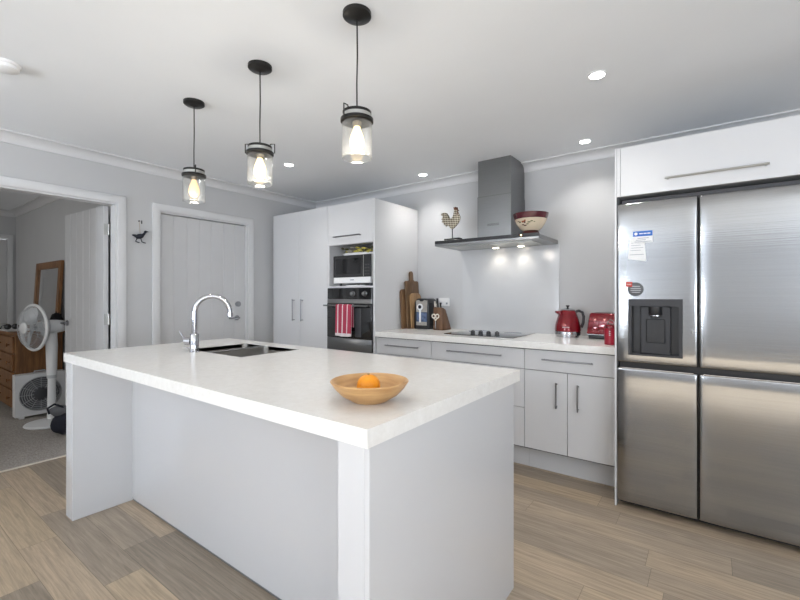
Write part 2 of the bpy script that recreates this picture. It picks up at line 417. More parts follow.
cornice(7, (XL, YR), (XR, YR), (0, 1), 'white cornice on the wall behind the camera')

def architrave(n, x, sgn, y0, y1, z1, w, label):
    b = MB(); t = 0.018
    xa, xb = sorted((x, x + sgn * t))
    b.prism([(y0 - w, 0), (y0, 0), (y0, z1), (y1, z1), (y1, 0), (y1 + w, 0), (y1 + w, z1 + w), (y0 - w, z1 + w)], 'x', xa, xb, 0.004)
    o = b.build('trim_%d' % n, M_trim); struct(o, label, 'door frame')
architrave(8, XL, 1, OP0, OP1, OPZ, 0.062, 'white architrave round the bedroom doorway')
architrave(9, XL, 1, D0, D1, DZ, 0.062, 'white architrave round the closed door')
architrave(10, BX, 1, 0.58, 1.39, 1.975, 0.055, 'white architrave of the far bedroom door')
def lining(n, x0, x1, y0, y1, z1, label, stop=False):
    b = MB(); t = 0.012
    b.box(x0, x1, y0, y0 + t, 0, z1).box(x0, x1, y1 - t, y1, 0, z1).box(x0, x1, y0 + t, y1 - t, z1 - t, z1)
    if stop:
        b.box(x0, x0 + 0.028, y0 + t, y0 + t + 0.02, 0, z1 - t).box(x0, x0 + 0.028, y1 - t - 0.02, y1 - t, 0, z1 - t).box(x0, x0 + 0.028, y0 + t + 0.02, y1 - t - 0.02, z1 - t - 0.02, z1 - t).box(x0, x0 + 0.028, y0 + t + 0.02, y1 - t - 0.02, 0, 0.02)
    o = b.build('trim_%d' % n, M_trim); struct(o, label, 'door frame')
lining(11, XL - WT, XL, OP0, OP1, OPZ, 'jamb lining of the bedroom doorway')
lining(12, XL - WT, XL, D0, D1, DZ, 'jamb lining of the closed door', True)

def grooved_leaf(b, w, h, th, ngroove, gx=0.004):
    """leaf along local +X from 0..w, thickness 0..th in Y, v-groove boards on both faces"""
    pts_f, pts_b = [], []
    bw = w / ngroove
    pts = [(0, 0)]
    for k in range(1, ngroove):
        pts += [(k * bw - gx, 0), (k * bw, gx), (k * bw + gx, 0)]
    pts += [(w, 0), (w, th)]
    for k in range(ngroove - 1, 0, -1):
        pts += [(k * bw + gx, th), (k * bw, th - gx), (k * bw - gx, th)]
    pts += [(0, th)]
    b.prism(pts, 'z', 0.008, h)
    return b
def lever(b, p, out, along, ln=0.11):
    p, out, along = Vector(p), Vector(out), Vector(along)
    b.cyl(p, p + out * 0.008, 0.026); b.cyl(p, p + out * 0.05, 0.009)
    b.tube([p + out * 0.046, p + out * 0.05 + along * 0.02, p + out * 0.046 + along * ln], 0.009)
    return b
# closed door
cd = thing('door_2', (XL - 0.05, D0 + 0.012, 0), 'closed white grooved door between the doorway and pantry', 'door', kind='structure')
b = MB(); grooved_leaf(b, D1 - D0 - 0.030, DZ - 0.018, 0.038, 7)
for v in b.bm.verts: v.co = Vector((XL - 0.030 - v.co.y, D0 + 0.015 + v.co.x, v.co.z))
leafm = b.build('door_leaf', M_door, cd)
b = MB(); lever(b, (XL - 0.030, 2.455, 0.987), (1, 0, 0), (0, -1, 0)); lab(b.build('door_handle', M_handle, cd), 'dark metal lever')
b = MB(); b.cyl((XL - 0.030, 2.465, 1.128), (XL - 0.012, 2.465, 1.128), 0.028).cyl((XL - 0.012, 2.465, 1.128), (XL - 0.006, 2.465, 1.128), 0.012)
lab(b.build('deadbolt', M_handle, cd), 'round dark metal lock')
# open bedroom door
HX, HY = XL - WT - 0.028, 1.349
ang = pi + radians(3.0)
od = thing('door_1', (HX, HY, 0), 'open white grooved door swung into the bedroom', 'door', rotz=ang, kind='structure')
b = MB(); grooved_leaf(b, 0.80, 1.952, 0.036, 6); b.build('door_leaf', M_door, od, local=True)
b = MB()
lever(b, (0.74, 0.036, 0.965), (0, 1, 0), (-1, 0, 0)); lever(b, (0.74, 0.0, 0.965), (0, -1, 0), (-1, 0, 0))
lab(b.build('door_handle', M_handle, od, local=True), 'dark metal lever')
for z in (1.76, 1.02, 0.22):
    b = MB(); b.cyl((-0.008, 0.0, z - 0.045), (-0.008, 0.0, z + 0.045), 0.008).box(-0.003, 0.0, 0.0, 0.032, z - 0.045, z + 0.045)
    lab(b.build('hinge', M_lid, od, local=True), 'metal butt hinge')
fd = thing('door_3', (BX - 0.05, 0.99, 0), 'closed white door on the far bedroom wall', 'door', kind='structure')
b = MB(); grooved_leaf(b, 0.80, 1.965, 0.036, 6)
for v in b.bm.verts: v.co = Vector((BX - 0.03 - v.co.y, 0.585 + v.co.x, v.co.z))
b.build('door_leaf', M_door, fd)

# baseboards
def bboard(side, x0, x1, y0, y1, label):
    o = MB().box(x0, x1, y0, y1, 0, 0.09, 0.003, 1).build('baseboard_' + side, M_trim); struct(o, label, 'baseboard')
bboard('left', XL, XL + 0.012, OP1 + 0.062, D0 - 0.062, 'white skirting between the two doors')
bboard('left', XL, XL + 0.012, D1 + 0.062, 2.84, 'white skirting between door and pantry')
bboard('left', XL, XL + 0.012, YR, OP0 - 0.062, 'white skirting left of the doorway')
bboard('back', BX, XL - WT, BY1 - 0.012, BY1, 'white skirting in the bedroom')
bboard('back', 0.50, XR, YB - 0.012, YB, 'white skirting right of the fridge')
# glazed openings behind and right of the camera
def window(n, axis, c, a0, a1, z0, z1, nb, label):
    t = thing('window_%d' % n, (c, (a0 + a1) / 2, z0) if axis == 'x' else ((a0 + a1) / 2, c, z0), label, 'window', kind='structure')
    b = MB(); f = 0.05
    def bx(p0, p1, q0, q1, d=0.03):
        if axis == 'x': b.box(c - d, c + d, p0, p1, q0, q1)
        else: b.box(p0, p1, c - d, c + d, q0, q1)
    bx(a0, a1, z0, z0 + f); bx(a0, a1, z1 - f, z1); bx(a0, a0 + f, z0 + f, z1 - f); bx(a1 - f, a1, z0 + f, z1 - f)
    for k in range(1, nb):
        m = a0 + (a1 - a0) * k / nb; bx(m - f / 2, m + f / 2, z0 + f, z1 - f)
    b.build('window_frame', M_darkgrey, t)
    b = MB(); 
    for k in range(nb):
        w = (a1 - a0) / nb; bx(a0 + k * w + 0.03, a0 + (k + 1) * w - 0.03, z0 + 0.04, z1 - 0.04, 0.003)
    b.build('pane', M_glass, t)
window(5, 'y', YR - 0.06, -3.75, -3.45, 0.6, 2.12, 1, 'narrow side light behind the camera')
window(1, 'y', YR - 0.06, -3.05, -1.85, 0.0, 2.12, 2, 'glazed sliding door behind the camera on the left')
window(2, 'y', YR - 0.06, 2.35, 3.15, 0.0, 2.12, 1, 'glazed sliding door behind the camera on the right')
window(3, 'x', XR + 0.06, -3.05, 0.25, 0.1, 2.1, 2, 'wide window in the right wall')
window(4, 'y', BY0 - 0.06, -6.3, -4.9, 0.85, 1.95, 2, 'bedroom window out of view')

# ------------------------------------------------------------------ island
IX0, IX1, IY0, IY1, ZT = -2.87, -0.656, 0.755, 1.745, 0.90
SL = 0.047
isl = thing('island_cabinet', (-1.76, 1.25, 0), 'white kitchen island with open knee space under the stone top', 'island')
ZU = ZT - SL
b = MB().box(IX0 + 0.004, IX0 + 0.105, IY0 + 0.010, IY1 - 0.05, 0, ZU, 0.0012, 1); lab(b.build('side_panel', M_cab, isl), 'white panel on the doorway side')
b = MB().box(-0.764, IX1 - 0.0195, IY0 + 0.010, IY0 + 0.050, 0, ZU, 0.0012, 1); lab(b.build('corner_post', M_cab, isl), 'narrow white post at the near corner')
b = MB().box(IX1 - 0.019, IX1 - 0.003, IY0 + 0.010, 1.685, 0, ZU, 0.0012, 1); lab(b.build('end_panel', M_cab, isl), 'white panel facing the fridge')
b = MB().box(-0.764, -0.748, IY0 + 0.0505, 1.056, 0, ZU, 0.0012, 1); b.build('return_panel', M_cab, isl)
b = MB().box(IX0 + 0.1055, -0.7645, 1.056, 1.072, 0.012, ZU, 0.0012, 1); lab(b.build('back_panel', M_cab, isl), 'glossy white panel at the back of the knee space')
b = MB().box(IX0 + 0.1055, -0.7645, 1.060, 1.072, 0.0, 0.0115); b.build('base_strip', M_gap, isl)
b = MB().box(IX0 + 0.106, -0.676, 1.56, 1.575, 0.0, 0.14); b.build('kickboard', M_cab, isl)
for k in range(4):
    w = (2.086) / 4; x0 = IX0 + 0.106 + k * w
    d = MB().box(x0 + 0.002, x0 + w - 0.002, 1.665, 1.683, 0.145, ZU - 0.004, 0.0012, 1).build('door', M_cab, isl)
    b = MB(); b.cyl((x0 + w - 0.05, 1.705, 0.62), (x0 + w - 0.05, 1.705, 0.79), 0.005)
    for z in (0.64, 0.77): b.cyl((x0 + w - 0.05, 1.683, z), (x0 + w - 0.05, 1.705, z), 0.004)
    lab(b.build('handle', M_handle, d), 'metal bar handle')
b = MB().box(IX0 + 0.106, -0.676, 1.56, 1.662, 0.1405, 0.155); b.build('bottom_panel', M_cab, isl)
SX0, SX1, SY0, SY1 = -2.485, -1.94, 1.243, 1.632
b = MB().holed([IX0, SX0, SX1, IX1], [IY0, SY0, SY1, IY1], ZU + 0.0005, ZT, lambda a, c, z: (a, c, z))
tag(b.build('worktop', M_worktop), 'pale stone worktop slab on the kitchen island', 'worktop')

# sink
sk = thing('sink', ((SX0 + SX1) / 2, (SY0 + SY1) / 2, ZT - 0.215), 'undermount steel sink with two bowls in the island', 'sink')
xm = -2.272
def bowl_mb(x0, x1, y0, y1, zt, zb):
    b = MB(); t = 0.0015; rr = 0.03
    def ring(ins, z, r):
        P = []
        for cx, cy, a0 in ((x1 - ins - r, y1 - ins - r, 0), (x0 + ins + r, y1 - ins - r, pi / 2), (x0 + ins + r, y0 + ins + r, pi), (x1 - ins - r, y0 + ins + r, 1.5 * pi)):
            for k in range(6): P.append(Vector((cx + r * cos(a0 + k * pi / 10), cy + r * sin(a0 + k * pi / 10), z)))
        return P
    b.loft([ring(0, zt, rr), ring(0, zb + 0.02, rr), ring(0.006, zb + 0.006, rr), ring(0.02, zb, rr), ring(0.02, zb - 0.002, rr), ring(0.004, zb + 0.004, rr), ring(-t, zb + 0.02, rr + t), ring(-t, zt, rr + t)], closed=False, cap=False)
    bm = b.bm; bm.verts.ensure_lookup_table()
    n = 24
    bm.faces.new([bm.verts[3 * n + k] for k in range(n)]); bm.faces.new([bm.verts[4 * n + k] for k in range(n)])
    return b
ZS = ZT - 0.004
for x0, x1, zb in ((SX0 + 0.004, xm - 0.010, ZT - 0.15), (xm + 0.010, SX1 - 0.004, ZT - 0.20)):
    w = bowl_mb(x0, x1, SY0 + 0.004, SY1 - 0.004, ZT - 0.003, zb).build('bowl', M_sink, sk)
    b = MB(); b.lathe(((x0 + x1) / 2, (SY0 + SY1) / 2, zb), [(0.001, 0.003), (0.03, 0.003), (0.038, 0.001), (0.038, 0.0005)], 24); lab(b.build('drain', M_chrome, w), 'chrome drain')
b = MB().box(xm - 0.0085, xm + 0.0085, SY0 + 0.004, SY1 - 0.004, ZS - 0.03, ZT - 0.001, 0.004, 2); lab(b.build('divider', M_chrome, sk), 'bright steel divider')
b = MB().holed([SX0 + 0.0005, SX0 + 0.004, SX1 - 0.004, SX1 - 0.0005], [SY0 + 0.0005, SY0 + 0.004, SY1 - 0.004, SY1 - 0.0005], ZS - 0.02, ZT - 0.002, lambda a, c, z: (a, c, z)); b.build('rim', M_sink, sk)

# tap
TX, TY = -2.335, 1.208
tp = thing('kitchen_tap', (TX, TY, ZT), 'chrome gooseneck tap standing beside the island sink', 'tap')
dv = Vector((0.55, 0.835, 0))
b = MB().lathe((TX, TY, ZT), [(0.0265, 0), (0.0265, 0.004), (0.0235, 0.006), (0.0235, 0.098), (0.021, 0.102)], 28); b.build('tap_body', M_chrome, tp)
pts = [Vector((TX, TY, ZT + 0.100)), Vector((TX, TY, ZT + 0.15)), Vector((TX, TY, ZT + 0.215))]
R = 0.092
for k in range(1, 17):
    a = pi * k / 17 * 1.02
    pts.append(Vector((TX, TY, ZT + 0.222)) + dv * (R - R * cos(a)) + Vector((0, 0, R * sin(a))))
pts.append(pts[-1] + Vector((0, 0, -0.028)) + dv * 0.002)
b = MB().tube(pts, 0.0145, 16); b.build('spout', M_chrome, tp)
e = pts[-1]; b = MB().cyl(e + Vector((0, 0, 0.012)), e + Vector((0, 0, -0.010)), 0.0155); b.build('nozzle', M_chrome, tp)
lf = Vector((-0.80, -0.60, 0))
p = Vector((TX, TY, ZT + 0.06))
b = MB().cyl(p + lf * 0.020, p + lf * 0.052, 0.021); hd = b.build('lever_hub', M_chrome, tp)
b = MB().tube([p + lf * 0.045, p + lf * 0.062 + Vector((0, 0, 0.02)), p + lf * 0.085 + Vector((0, 0, 0.055))], 0.0042); b.build('lever', M_chrome, hd)
b = MB().tube([p + lf * 0.02 + Vector((0, 0, -0.038)), p + lf * 0.06 + Vector((0, 0, -0.036))], 0.004); b.build('hose_pin', M_chrome, tp)

# bowl with orange
BC = (-0.832, 0.968, ZT)
prof = [(0.001, 0.0), (0.052, 0.0), (0.058, 0.004), (0.085, 0.020), (0.105, 0.040), (0.116, 0.056), (0.119, 0.060), (0.116, 0.063), (0.109, 0.061),
        (0.099, 0.045), (0.080, 0.026), (0.055, 0.012), (0.03, 0.009), (0.001, 0.009)]
tag(MB().lathe(BC, prof, 56).build('fruit_bowl', M_bowlw, angle=60), 'round shallow wooden fruit bowl on the island top', 'bowl')
og = thing('orange', (BC[0] - 0.006, BC[1] + 0.002, ZT + 0.0093), 'single orange lying in the wooden bowl', 'fruit')
OC = (BC[0] - 0.006, BC[1] + 0.002, ZT + 0.0093 + 0.0345)
MB().ball(OC, 0.036, (1, 1, 0.96), 32).build('fruit_body', M_orange, og)
MB().lathe((OC[0], OC[1], OC[2] + 0.0335), [(0.001, 0.0), (0.004, 0.001), (0.003, 0.003), (0.001, 0.003)], 8).build('stem_button', M_leafg, og)

# ------------------------------------------------------------------ tall pantry and oven tower
YF, YT = 2.83, 0.018      # tall front plane
TT = 2.072
pan = thing('pantry_cupboard', (-3.38, 3.15, 0), 'tall white two door pantry cupboard beside the oven', 'cupboard')
b = MB().box(-3.80, -3.782, YF, YB - 0.003, 0, TT).box(-2.981, -2.963, YF + 0.02, YB - 0.003, 0, TT).box(-3.782, -2.981, YF + 0.02, YB - 0.003, TT - 0.018, TT).box(-3.782, -2.981, YF + 0.02, YB - 0.003, 0.14, 0.158).box(-3.782, -2.981, YB - 0.013, YB - 0.003, 0.158, TT - 0.018).box(-3.782, -2.981, YF + 0.07, YF + 0.086, 0, 0.14)
b.box(XL + 0.001, -3.80, YF + 0.10, YF + 0.116, 0, TT)
b.build('carcass', M_cab, pan)
def bar_handle(p0, p1, out, parent, r=0.0058, so=0.03, m=M_handle, label='dark metal bar handle'):
    p0, p1, out = Vector(p0), Vector(p1), Vector(out); d = (p1 - p0).normalized()
    b = MB().tube([p0 + out * so, p1 + out * so], r, 10)
    for q in (p0 + d * 0.012, p1 - d * 0.012): b.cyl(q, q + out * so, r * 0.8, n=10)
    return lab(b.build('handle', m, parent), label)
for x0, x1, hx in ((-3.780, -3.373, -3.452), (-3.370, -2.963, -3.322)):
    d = MB().box(x0, x1, YF, YF + YT, 0.145, TT, 0.0012, 1).build('door', M_cab, pan)
    bar_handle((hx, YF, 0.955), (hx, YF, 1.178), (0, -1, 0), d)
tow = thing('oven_tower', (-2.665, 3.15, 0), 'tall white cabinet tower holding oven and microwave', 'cabinet')
X0, X1 = -2.960, -2.392
b = MB().box(X0, X0 + 0.006, YF + 0.02, YB - 0.003, 0, TT).box(X1, -2.370, YF, YB - 0.003, 0, TT, 0.001, 1)
b.box(X0 + 0.006, X1, YF + 0.02, YB - 0.003, TT - 0.018, TT).box(X0 + 0.006, X1, YB - 0.013, YB - 0.003, 0.02, TT - 0.018)
b.box(X0 + 0.006, X1, YF + 0.004, YB - 0.01, 1.287, 1.303)          # niche floor
b.box(X0 + 0.006, X1, YF + 0.02, YB - 0.01, 1.690, 1.706)           # niche roof
b.box(X0 + 0.006, X1, YF + 0.02, YB - 0.01, 0.690, 0.706)           # oven shelf
b.box(X0, X0 + 0.018, YF + 0.002, YF + 0.02, 1.287, 1.69)
b.build('carcass', M_cab, tow)
d = MB().box(X0 + 0.001, X1 - 0.002, YF, YF + YT, 1.692, TT, 0.0012, 1).build('flap_door', M_cab, tow)
bar_handle((-2.862, YF, 1.765), (-2.530, YF, 1.765), (0, -1, 0), d, 0.0062)
d = MB().box(X0 + 0.001, X1 - 0.002, YF, YF + YT, 0.145, 0.694, 0.0012, 1).build('drawer', M_cab, tow)
bar_handle((-2.83, YF, 0.60), (-2.51, YF, 0.60), (0, -1, 0), d)
MB().box(X0 + 0.006, X1, YF + 0.07, YF + 0.086, 0, 0.14).build('kickboard', M_cab, tow)

# oven
ov = thing('oven', ((X0 + X1) / 2, YF, 0.706), 'built-in stainless steel and black glass oven in the tower', 'oven')
ox0, ox1 = X0 + 0.008, X1 - 0.004
MB().box(ox0 + 0.01, ox1 - 0.01, YF + 0.002, YB - 0.05, 0.707, 1.28).build('oven_body', M_darkgrey, ov)
cp = MB().box(ox0, ox1, YF - 0.014, YF + 0.0015, 1.183, 1.284, 0.002, 1).build('control_panel', M_blackgl, ov)
for x in (-2.618, -2.475):
    k = MB().lathe((x, YF - 0.0145, 1.232), [(0.024, 0), (0.024, 0.004), (0.019, 0.006), (0.017, 0.026), (0.001, 0.028)], 24, axis=(0, -1, 0)).build('knob', M_steel, cp); lab(k, 'steel control knob')
lab(MB().box(ox0, ox1, YF - 0.016, YF + 0.0015, 1.142, 1.182, 0.002, 1).build('trim_band', M_steel, ov), 'steel band above the oven door')
dr = MB().box(ox0, ox1, YF - 0.018, YF + 0.0015, 0.822, 1.141, 0.003, 2).build('door', M_blackgl, ov)
MB().box(ox0 + 0.36, ox0 + 0.435, YF - 0.0195, YF - 0.0182, 0.84, 1.10).build('window_frame', M_darkgrey, dr)
lab(MB().box(ox0, ox1, YF - 0.018, YF + 0.0015, 0.708, 0.821, 0.003, 2).build('lower_panel', M_steel, ov), 'brushed steel strip under the oven door')
HZ = 1.122
b = MB().tube([(ox0 - 0.006, YF - 0.058, HZ), (ox1 - 0.03, YF - 0.058, HZ)], 0.009, 12)
for x in (ox0 + 0.02, ox1 - 0.05): b.cyl((x, YF - 0.018, HZ), (x, YF - 0.058, HZ), 0.007, n=10)
lab(b.build('handle', M_steel, dr), 'steel bar handle')
# towel over the bar
TX0, TX1 = -2.782, -2.580
def towel():
    b = MB(); nx = 28; rows = []
    prof = []
    yb, yf = YF - 0.0465, YF - 0.0705
    for k in range(7): prof.append((yb, 0.93 + (HZ - 0.93) * k / 6, k / 6.0))
    for k in range(1, 8):
        a = pi * k / 8; prof.append((YF - 0.058 + 0.012 * cos(a), HZ + 0.012 * sin(a), 0))
    for k in range(12): prof.append((yf, HZ - (HZ - 0.850) * k / 11, k / 11.0))
    V = []
    for th in (0, 1):
        L = []
        for (y, z, amp) in prof:
            r = []
            for i in range(nx + 1):
                u = i / nx
                x = TX0 + (TX1 - TX0) * u
                fr = y < YF - 0.06
                w = (0.5 + 0.5 * sin(u * 19 + 0.5)) * 0.010 * amp
                yy = (y - w) if fr else y
                yy += (-0.002 if fr else 0.002) * th
                zz = z + (0.002 * th if abs(amp) < 1e-6 else 0)
                if fr: zz -= 0.008 * sin(u * 3.0) * amp
                r.append(b.bm.verts.new((x, yy, zz)))
            L.append(r)
        V.append(L)
    P = len(prof)
    for th in (0, 1):
        for i in range(P - 1):
            for j in range(nx): b.bm.faces.new((V[th][i][j], V[th][i][j + 1], V[th][i + 1][j + 1], V[th][i + 1][j]))
    for i in range(P - 1):
        for j in (0, nx): b.bm.faces.new((V[0][i][j], V[0][i + 1][j], V[1][i + 1][j], V[1][i][j]))
    for j in range(nx):
        for i in (0, P - 1): b.bm.faces.new((V[0][i][j], V[0][i][j + 1], V[1][i][j + 1], V[1][i][j]))
    return b
tag(towel().build('tea_towel', M_towel, angle=80), 'red and white striped tea towel over the oven handle', 'towel')

# microwave, dish on it, booklet under it
my0, my1 = 2.856, 3.22
mx0, mx1, mz0, mz1 = -2.912, -2.446, 1.330, 1.590
mw = thing('microwave', ((mx0 + mx1) / 2, 3.05, 1.303), 'black and white microwave in the tower niche above the oven', 'microwave')
MB().box(mx0, mx1, my0 + 0.02, my1, mz0, mz1, 0.006, 2).build('body', M_white, mw)
MB().box(mx0, mx1, my0, my0 + 0.0195, mz0, mz0 + 0.055, 0.003, 1).build('lower_strip', M_white, mw)
d = MB().box(mx0, mx1 - 0.082, my0, my0 + 0.0195, mz0 + 0.056, mz1, 0.003, 1).build('door', M_black, mw)
MB().box(mx0 + 0.03, mx1 - 0.115, my0 - 0.0012, my0 - 0.0002, mz0 + 0.085, mz1 - 0.03).build('window', M_blackgl, d)
cpn = MB().box(mx1 - 0.0805, mx1, my0, my0 + 0.0195, mz0 + 0.056, mz1, 0.003, 1).build('control_panel', M_black, mw)
MB().box(mx1 - 0.0840, mx1 - 0.0800, my0 - 0.002, my0, mz0 + 0.06, mz1 - 0.004).build('seam_strip', M_lid, cpn)
b = MB()
for i in range(4):
    for j in range(3): b.box(mx1 - 0.066 + j * 0.02, mx1 - 0.052 + j * 0.02, my0 - 0.0015, my0, mz0 + 0.075 + i * 0.028, mz0 + 0.088 + i * 0.028)
b.build('keypad', M_darkgrey, cpn)
b = MB().box(-2.69, -2.645, my0 - 0.001, my0, mz0 + 0.026, mz0 + 0.034); lab(b.build('badge', M_ink, mw), 'small grey badge')
for x in (mx0 + 0.04, mx1 - 0.04):
    for y in (my0 + 0.06, my1 - 0.05): MB().cyl((x, y, 1.3031), (x, y, mz0), 0.012).build('foot', M_darkgrey, mw)
b = MB().box(-2.735, -2.53, 2.848, 3.0, 1.3033, 1.312, 0.001, 1, Matrix.Rotation(radians(6), 3, 'Z'))
tag(b.build('booklet', M_paper), 'thin pale booklet lying under the microwave', 'booklet')
tr = thing('woven_tray', (-2.66, 2.98, mz1), 'oval tray of yellow green leaves on top of the microwave', 'tray')
b = MB().lathe((0, 0, 0), [(0.001, 0), (0.16, 0), (0.185, 0.020), (0.19, 0.024), (0.182, 0.022), (0.157, 0.006), (0.001, 0.006)], 40)
for v in b.bm.verts: v.co = Vector((-2.66 + v.co.x * 1.12, 2.955 + v.co.y * 0.42, mz1 + 0.0003 + v.co.z))
b.build('tray_base', M_paper, tr)
M_lf1 = mat('yellow_leaf', (0.60, 0.52, 0.10), 0.6, var=0.3); M_lf2 = mat('olive_leaf', (0.13, 0.12, 0.04), 0.6, var=0.3); M_lf3 = mat('pale_leaf', (0.55, 0.50, 0.42), 0.6, var=0.5)
for k in range(46):
    u = random.uniform(-1, 1); x = -2.66 + 0.17 * u; y = 2.955 + random.uniform(-0.06, 0.06); z = mz1 + 0.022 + random.uniform(0, 0.055)
    rot = Matrix.Rotation(random.uniform(0, 3), 3, 'Z') @ Matrix.Rotation(random.uniform(-0.9, 0.9), 3, 'X')
    mm = (M_lf3 if u < -0.2 and random.random() < 0.7 else random.choice((M_lf1, M_lf1, M_lf2)))
    MB().ball((x, y, z), 0.025, (1.0, 0.55, 0.35), 10, rot).build('leaf', mm, tr)

# ------------------------------------------------------------------ base cabinets along the hob wall
YD = 2.852
BZ0, BZ1 = 0.155, 0.850
KY = 2.955
def base_unit(name, x0, x1, label, fronts):
    t = thing(name, ((x0 + x1) / 2, 3.15, 0), label, 'cabinet')
    b = MB().box(x0, x0 + 0.016, YD + 0.02, YB - 0.003, BZ0, BZ1 + 0.004).box(x1 - 0.016, x1, YD + 0.02, YB - 0.003, BZ0, BZ1 + 0.004).box(x0 + 0.016, x1 - 0.016, YD + 0.02, YB - 0.003, BZ0, BZ0 + 0.016).box(x0 + 0.016, x1 - 0.016, YB - 0.015, YB - 0.003, BZ0 + 0.016, BZ1)
    b.box(x0 + 0.016, x1 - 0.016, YD + 0.022, YD + 0.03, BZ0 + 0.016, BZ1)
    b.build('carcass', M_gap, t)
    MB().box(x0, x1, KY, KY + 0.016, 0, BZ0).build('kickboard', M_cab, t)
    for (n, fx0, fx1, fz0, fz1, h) in fronts:
        d = MB().box(fx0 + 0.0012, fx1 - 0.0012, YD, YD + YT, fz0 + 0.0015, fz1 - 0.0015, 0.001, 1).build(n, M_cab, t)
        bar_handle((h[0], YD, h[2]), (h[1], YD, h[3]), (0, -1, 0), d, 0.0052, 0.028)
    return t
base_unit('drawer_cabinet', -2.369, -1.803, 'narrow white drawer cabinet next to the oven tower',
          [('drawer', -2.369, -1.803, 0.708, 0.848, (-2.255, -1.915, 0.789, 0.789)), ('drawer', -2.369, -1.803, 0.44, 0.707, (-2.255, -1.915, 0.63, 0.63)), ('drawer', -2.369, -1.803, 0.166, 0.439, (-2.255, -1.915, 0.36, 0.36))])
base_unit('hob_cabinet', -1.802, -1.039, 'wide white drawer cabinet under the hob',
          [('drawer', -1.802, -1.039, 0.708, 0.848, (-1.645, -1.198, 0.789, 0.789)), ('drawer', -1.802, -1.039, 0.44, 0.707, (-1.645, -1.198, 0.63, 0.63)), ('drawer', -1.802, -1.039, 0.166, 0.439, (-1.645, -1.198, 0.36, 0.36))])
base_unit('door_cabinet', -1.038, -0.4500, 'white cabinet with one drawer over two doors beside the fridge',
          [('drawer', -1.038, -0.4500, 0.708, 0.848, (-0.912, -0.592, 0.787, 0.787)), ('door', -1.038, -0.753, 0.166, 0.707, (-0.818, -0.818, 0.472, 0.642)), ('door', -0.752, -0.4500, 0.166, 0.707, (-0.684, -0.684, 0.470, 0.642))])
tag(MB().box(-2.369, -0.4490, 2.828, YB - 0.001, 0.8545, ZT, 0.001, 1).build('worktop', M_worktop), 'pale stone worktop along the hob wall', 'worktop')
tag(MB().box(-1.862, -0.985, YB - 0.007, YB - 0.0005, ZT + 0.0003, 1.632).build('splashback', M_splash), 'glossy pale glass splashback behind the hob', 'splashback')

# hob
hb = thing('hob', (-1.46, 3.2, ZT), 'black glass hob with four front knobs', 'hob')
hp = [(-1.755, 2.972), (-1.165, 2.972), (-1.165, 3.452), (-1.755, 3.452)]
MB().box(-1.755, -1.165, 2.972, 3.452, ZT + 0.0003, ZT + 0.0065, 0.002, 2).build('glass_top', M_hob, hb)
for x in (-1.515, -1.448, -1.381, -1.312):
    k = MB().lathe((x, 3.015, ZT + 0.0067), [(0.020, 0), (0.020, 0.006), (0.0175, 0.008), (0.0165, 0.030), (0.001, 0.032)], 24).build('knob', M_black, hb)
    MB().box(x - 0.0035, x + 0.0035, 3.001, 3.029, ZT + 0.038, ZT + 0.043).build('grip', M_black, k)
for (x, y, r) in ((-1.61, 3.33, 0.09), (-1.31, 3.33, 0.07), (-1.62, 3.14, 0.065), (-1.29, 3.15, 0.085)):
    MB().torus((x, y, ZT + 0.0067), r, 0.0005, n=48, m=4).build('zone_ring', M_ink, hb)

# range hood
hd = thing('range_hood', (-1.44, YB, 1.625), 'stainless steel chimney range hood over the hob', 'range hood')
b = MB().loft([[(-1.884, 3.045, 1.632), (-0.998, 3.045, 1.632), (-0.998, YB, 1.632), (-1.884, YB, 1.632)],
               [(-1.884, 3.045, 1.664), (-0.998, 3.045, 1.664), (-0.998, YB, 1.664), (-1.884, YB, 1.664)],
               [(-1.80, 3.12, 1.676), (-1.08, 3.12, 1.676), (-1.08, YB, 1.676), (-1.80, YB, 1.676)]])
b.build('canopy', M_steel, hd)
lab(MB().box(-1.884, -0.999, 3.038, 3.0448, 1.650, 1.676, 0.001, 1).build('control_strip', M_black, hd), 'black glass strip along the front edge')
lab(MB().box(-1.884, -0.999, 3.038, 3.0448, 1.632, 1.6495, 0.001, 1).build('front_edge', M_steel, hd), 'steel lip under the black strip')
b = MB()
for k in range(2): b.box(-1.80 + k * 0.365, -1.80 + k * 0.365 + 0.355, 3.13, 3.40, 1.627, 1.6318)
b.build('grease_filter', M_lid, hd)
for x in (-1.50, -1.275):
    l = MB().lathe((x, 3.420, 1.6265), [(0.034, 0.005), (0.034, 0.0), (0.028, 0.0), (0.028, 0.002), (0.001, 0.002)], 24).build('lamp_ring', M_chrome, hd)
    lab(MB().lathe((x, 3.420, 1.6255), [(0.001, 0.0), (0.026, 0.0), (0.026, 0.0015), (0.001, 0.0015)], 24).build('lamp_lens', M_hoodlamp, l), 'warm glowing lamp')
    L = bpy.data.lights.new('hood_lamp', 'SPOT'); L.energy = 1.9; L.color = (1, 0.93, 0.82); L.spot_size = radians(120); L.spot_blend = 0.7; L.shadow_soft_size = 0.03
    lo = bpy.data.objects.new('hood_lamp', L); COL.objects.link(lo); lo.location = (x, 3.420, 1.620)
lab(MB().lathe((-1.132, 3.038, 1.664), [(0.006, 0), (0.006, 0.002), (0.001, 0.003)], 16, axis=(0, -1, 0)).build('indicator', M_led, hd), 'small amber light')
FX0, FX1, FY = -1.561, -1.270, 3.190
b = MB().box(FX0, FX1, FY, YB, 1.676, 2.03).box(FX0 + 0.004, FX1 - 0.004, FY + 0.004, YB, 2.03, CE - 0.0005)
fl = b.build('flue', M_steel, hd)
b = MB()
for k in range(5): b.box(FX0 + 0.09, FX1 - 0.10, FY - 0.0004, FY + 0.001, 1.785 + k * 0.004, 1.7868 + k * 0.004)
b.box(FX0, FX1, FY - 0.0006, FY + 0.001, 2.0285, 2.0305); b.build('vent_slot', M_darkgrey, fl)

